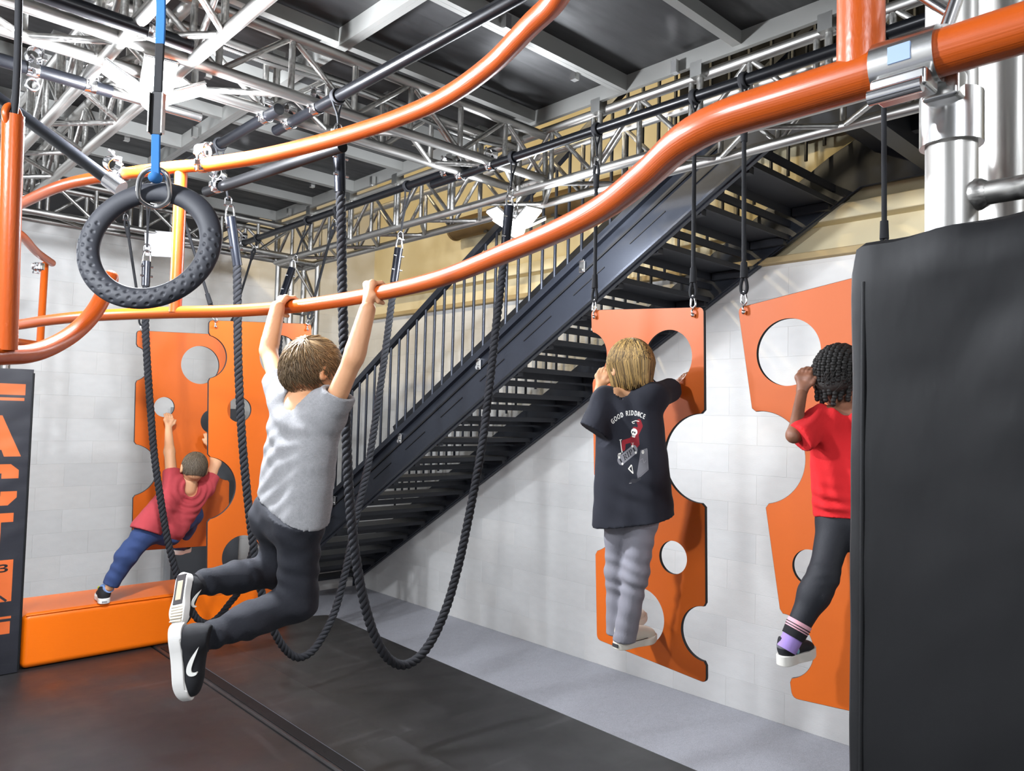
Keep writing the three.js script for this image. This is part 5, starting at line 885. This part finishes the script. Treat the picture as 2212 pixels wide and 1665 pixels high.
  const hl = [2.254,1.234,-1.151]; shoe(t, hl, add(hl, [0.150, 0.012, 0.03]), [0, 1, 0], kind, (m) => { mesh('side_patch', (() => { const g = new THREE.CapsuleGeometry(0.011, 0.03, 4, 12); g.scale(0.5, 1, 1); g.rotateX(-0.25); g.translate(-0.0335, 0.07, 0.075); return g; })(), mat(0x7fb7c9, 0.7), m); mesh('side_patch', (() => { const g = new THREE.CapsuleGeometry(0.011, 0.03, 4, 12); g.scale(0.5, 1, 1); g.rotateX(-0.25); g.translate(0.0335, 0.07, 0.075); return g; })(), mat(0x7fb7c9, 0.7), m); mesh('heel_patch', (() => { const g = new THREE.SphereGeometry(0.034, 18, 12); g.scale(1.02, 0.7, 0.9); g.translate(0, 0.083, 0.03); return g; })(), mat(0x6a6a70, 0.8), m); });
  const hr = [2.535,1.202,-0.984]; shoe(t, hr, add(hr, [0.165, 0.01, 0.02]), [0, 1, 0], kind);
  // braids: beaded tubes laid over the scalp from the brow to the nape
  const P = V(hc), X = fr.X, Y = fr.Y, Z = fr.Z, gs = [], w = (l) => P.clone().addScaledVector(X, l[0] * hs).addScaledVector(Y, l[1] * hs).addScaledVector(Z, l[2] * hs).toArray();
  for (let k = -6; k <= 6; k++) { const pts = []; for (let i = 0; i <= 12; i++) { const th = -0.2 + i / 12 * 4.1, off = k / 6 * 1.15, cx = Math.sin(off) * 1.12, r = Math.cos(off), b = 1.0 + 0.012 * ((i + k) % 2 ? 1 : -1); pts.push(w([SK.c[0] + cx * SK.r[0] * b, SK.c[1] + Math.sin(th) * r * SK.r[1] * 1.15 * b, SK.c[2] + Math.cos(th) * Math.max(0.25, r) * SK.r[2] * 1.15 * b])); } const cu = curveOf(pts), L = cu.getLength(), n = Math.round(L / 0.009); for (let i = 0; i <= n; i++) { const q = cu.getPointAt(i / n), s = new THREE.SphereGeometry(0.0085, 7, 5); s.scale(1.15, 0.9, 1); s.translate(q.x + (i % 2 ? 0.0022 : -0.0022), q.y, q.z); gs.push(s); } }
  for (let k = 0; k < 7; k++) { const a = -0.9 + k * 0.3, s0 = w([Math.sin(a) * 0.07, -0.03 + 0.01 * (k % 2), -0.075 * Math.cos(a)]), s1 = add(s0, [-0.005 - 0.008 * Math.cos(a), -0.055 - 0.012 * (k % 3), 0.01 * Math.sin(a * 3)]); for (let i = 0; i <= 7; i++) { const q = mix(s0, s1, i / 7), s = new THREE.SphereGeometry(0.0085, 7, 5); s.translate(q[0] + (i % 2 ? 0.002 : -0.002), q[1], q[2]); gs.push(s); } }
  mesh('braids', merge(gs), mat(0x120f0c, 0.72), t);
  mesh('hair', hairGeo(hc, fr, hs, { n: 160, dark: 0x0e0b09, light: 0x2a211a, crown: [0, 0.9, 0.4], lift: 1.16, swirl: 0, mess: 1.2, len: 0.05, r: 0.0012, flick: 0.02, puff: 0.002, tone: (d, r) => r, on: (d) => d.y > -0.4 && d.z < 0.5, line: (x, z) => z > 0.05 ? 0.045 : z > -0.02 ? 0.0 : -0.078 }), hairMat(), t);
}
// ---------------------------------------------------------------- boy in the muted red shirt stretched across the far panel
{
  const t = thing('person', 'boy with cropped hair in muted red T-shirt stretched across the far orange panel', 'person');
  const J = { ls: [1.793,1.511,-5.03], rs: [2.021,1.47,-5.05], le: [1.799,1.704,-5.12], re: [2.105,1.623,-5.12], lw: [1.811,1.852,-5.19], rw: [2.097,1.719,-5.19], nb: [1.894,1.462,-5], hl: [1.635,1.221,-4.97], hr: [1.779,1.194,-5], kl: [1.521,1.087,-4.96], kr: [1.99,1.277,-5.17], al: [1.44,0.905,-4.99], ar: [1.979,1.044,-5.36] };
  const hc = [1.911,1.599,-4.99], fr = headFrame([0.12, -0.15, -1], [0.12, 1, 0.1]), hs = 1.0, skin = skinMat(0xd09c74);
  const cl = mix(J.ls, J.rs, 0.2), cr = mix(J.ls, J.rs, 0.82);
  const body = U(0.022, U(0.05, cap(cl, J.hl, 0.055, 0.06), cap(cr, J.hr, 0.055, 0.06)), cap(J.nb, hc, 0.036, 0.036), cap(J.ls, J.le, 0.038, 0.032), cap(J.le, J.lw, 0.032, 0.022), cap(J.rs, J.re, 0.038, 0.032), cap(J.re, J.rw, 0.032, 0.022), cap(J.hl, J.kl, 0.056, 0.042), cap(J.hr, J.kr, 0.056, 0.042), cap(J.kl, J.al, 0.04, 0.027), cap(J.kr, J.ar, 0.04, 0.027));
  const all = Object.values(J), lh = flatHand(J.lw, [0, 1, -0.1], [1, 0, 0], [0, 0, -1], 0.95, 0.6), rh = flatHand(J.rw, [-0.25, 1, -0.1], [-1, 0.2, 0], [0, 0, -1], 0.95, 0.4);
  mesh('body', merge([nets(body, all, 0.085, 0.008), nets(headField(hc, fr, hs), [hc], 0.125, 0.0045), nets(lh, [J.lw], 0.14, 0.0035), nets(rh, [J.rw], 0.14, 0.0035)]), skin, t);
  eyes(hc, fr, hs, t);
  const sL = mix(J.ls, J.le, 0.38), sR = mix(J.rs, J.re, 0.45);
  let tee = U(0.04, cap(add(cl, [0, -0.012, 0]), add(J.hl, [-0.012, 0.012, 0.015]), 0.072, 0.094), cap(add(cr, [0, -0.015, 0]), add(J.hr, [0.01, 0.03, 0.01]), 0.074, 0.09), cap(J.ls, add(sL, [0, 0.02, 0]), 0.058, 0.052), cap(J.rs, add(sR, [0.01, 0.02, 0]), 0.056, 0.054));
  const cpt = [1.883,1.417,-4.95], f1 = (x, y, z) => 0.006 * Math.sin(Math.hypot(x - cpt[0], y - cpt[1] - 0.06, z - cpt[2]) / 0.045 * 6.283 + 2 * N3(x * 8, y * 8, z * 8)), k1 = near(cpt, 0.14), k2 = near([1.802,1.265,-4.92], 0.15), f2 = folds([0.5, 1, 0], 0.06, 0.006, 1.2, 4);
  tee = bulge(tee, (x, y, z) => f1(x, y, z) * k1(x, y, z) + f2(x, y, z) * k2(x, y, z) + 0.003 * N3(x * 15, y * 15, z * 15));
  const h1 = [1.539,1.259,-4.95], h2 = [1.838,1.137,-4.95], hn = unit(cross(add(h2, h1, -1), [0, 0.1, 1])); tee = cutAt(tee, mix(h1, h2, 0.5), hn[1] > 0 ? hn.map((v) => -v) : hn);
  tee = cutAt2(tee, sL, add(J.le, J.ls, -1), J.ls, 0.08); tee = cutAt2(tee, sR, add(J.re, J.rs, -1), J.rs, 0.08);
  tee = minus(tee, U(0.02, cap(add(J.nb, [0, -0.005, 0.01]), hc, 0.04, 0.066), ell(add(J.nb, [0, 0.01, 0.04]), [0.042, 0.045, 0.04])), 0.004);
  mesh('shirt', nets(tee, all.slice(0, 4).concat([J.hl, J.hr]), 0.13, 0.0065), clothMat(0xa83a40), t);
  let pants = U(0.035, cap(J.hl, J.hr, 0.07), cap(J.hl, J.kl, 0.074, 0.058), cap(J.hr, J.kr, 0.07, 0.056), cap(J.kl, mix(J.kl, J.al, 0.92), 0.058, 0.047), cap(J.kr, J.ar, 0.056, 0.045));
  const pf = folds([0.6, 1, 0], 0.07, 0.0045, 1.5, 6); pants = bulge(pants, (x, y, z) => pf(x, y, z) + 0.003 * N3(x * 18, y * 18, z * 18)); pants = cutAt2(pants, mix(J.kl, J.al, 0.94), add(J.al, J.kl, -1), J.kl, 0.12);
  mesh('trousers', nets(pants, [J.hl, J.hr, J.kl, J.kr, J.al, J.ar], 0.1, 0.0065), clothMat(0x2a3c66), t);
  const foot = [1.414,0.815,-4.991], an = add(foot, [0.012, 0.07, -0.045]);
  mesh('sock', merge([cylGeo(J.al, mix(J.al, an, 0.6), 0.034, 0.034), cylGeo(mix(J.al, an, 0.55), an, 0.035, 0.034)]), mat(0x7f9fd2, 0.9), t); mesh('sock_heel', cylGeo(add(an, [0, 0.018, 0]), add(an, [0, -0.004, 0]), 0.036, 0.036), mat(0xd8dc28, 0.9), t);
  const kind = { id: 'low', soleH: 0.028, upper: mat(0x1b1b1d, 0.8), sole: mat(0xe8e6e0, 0.6), lace: mat(0x2a2a2a, 0.8) };
  shoe(t, add(foot, [0, -0.003, 0.012]), add(foot, [0.04, -0.003, -0.19]), [0, 1, 0], kind, (m) => mesh('heel_tab', boxGeo([0, 0.013, -0.006], [0.03, 0.01, 0.003], 0.001), mat(0x8a8a8c, 0.6), m));
  shoe(t, add(J.ar, [-0.03, -0.05, 0.03]), add(J.ar, [0.1, -0.06, -0.13]), [0, 1, 0.1], kind);
  mesh('hair', hairGeo(hc, fr, hs, { n: 1400, dark: 0x3a3026, light: 0x8a7a62, crown: [0.1, 0.85, -0.4], lift: 1.07, swirl: 0.3, mess: 0.9, len: 0.02, r: 0.0015, steps: 3, flick: 0.02, puff: 0.003, tone: (d, r) => 0.15 + 0.55 * r * (0.4 + 0.6 * Math.max(0, d.y + 0.2)), on: (d) => d.z < 0 ? d.y > -0.5 : d.y > 0.32 + d.z * 0.25 || (d.z < 0.25 && d.y > 0.0), line: (x, z) => z > 0.02 ? 0.045 + z * 0.3 : z > -0.03 ? 0.0 : -0.052 }), hairMat(), t);
}

renderer.render(scene, camera);
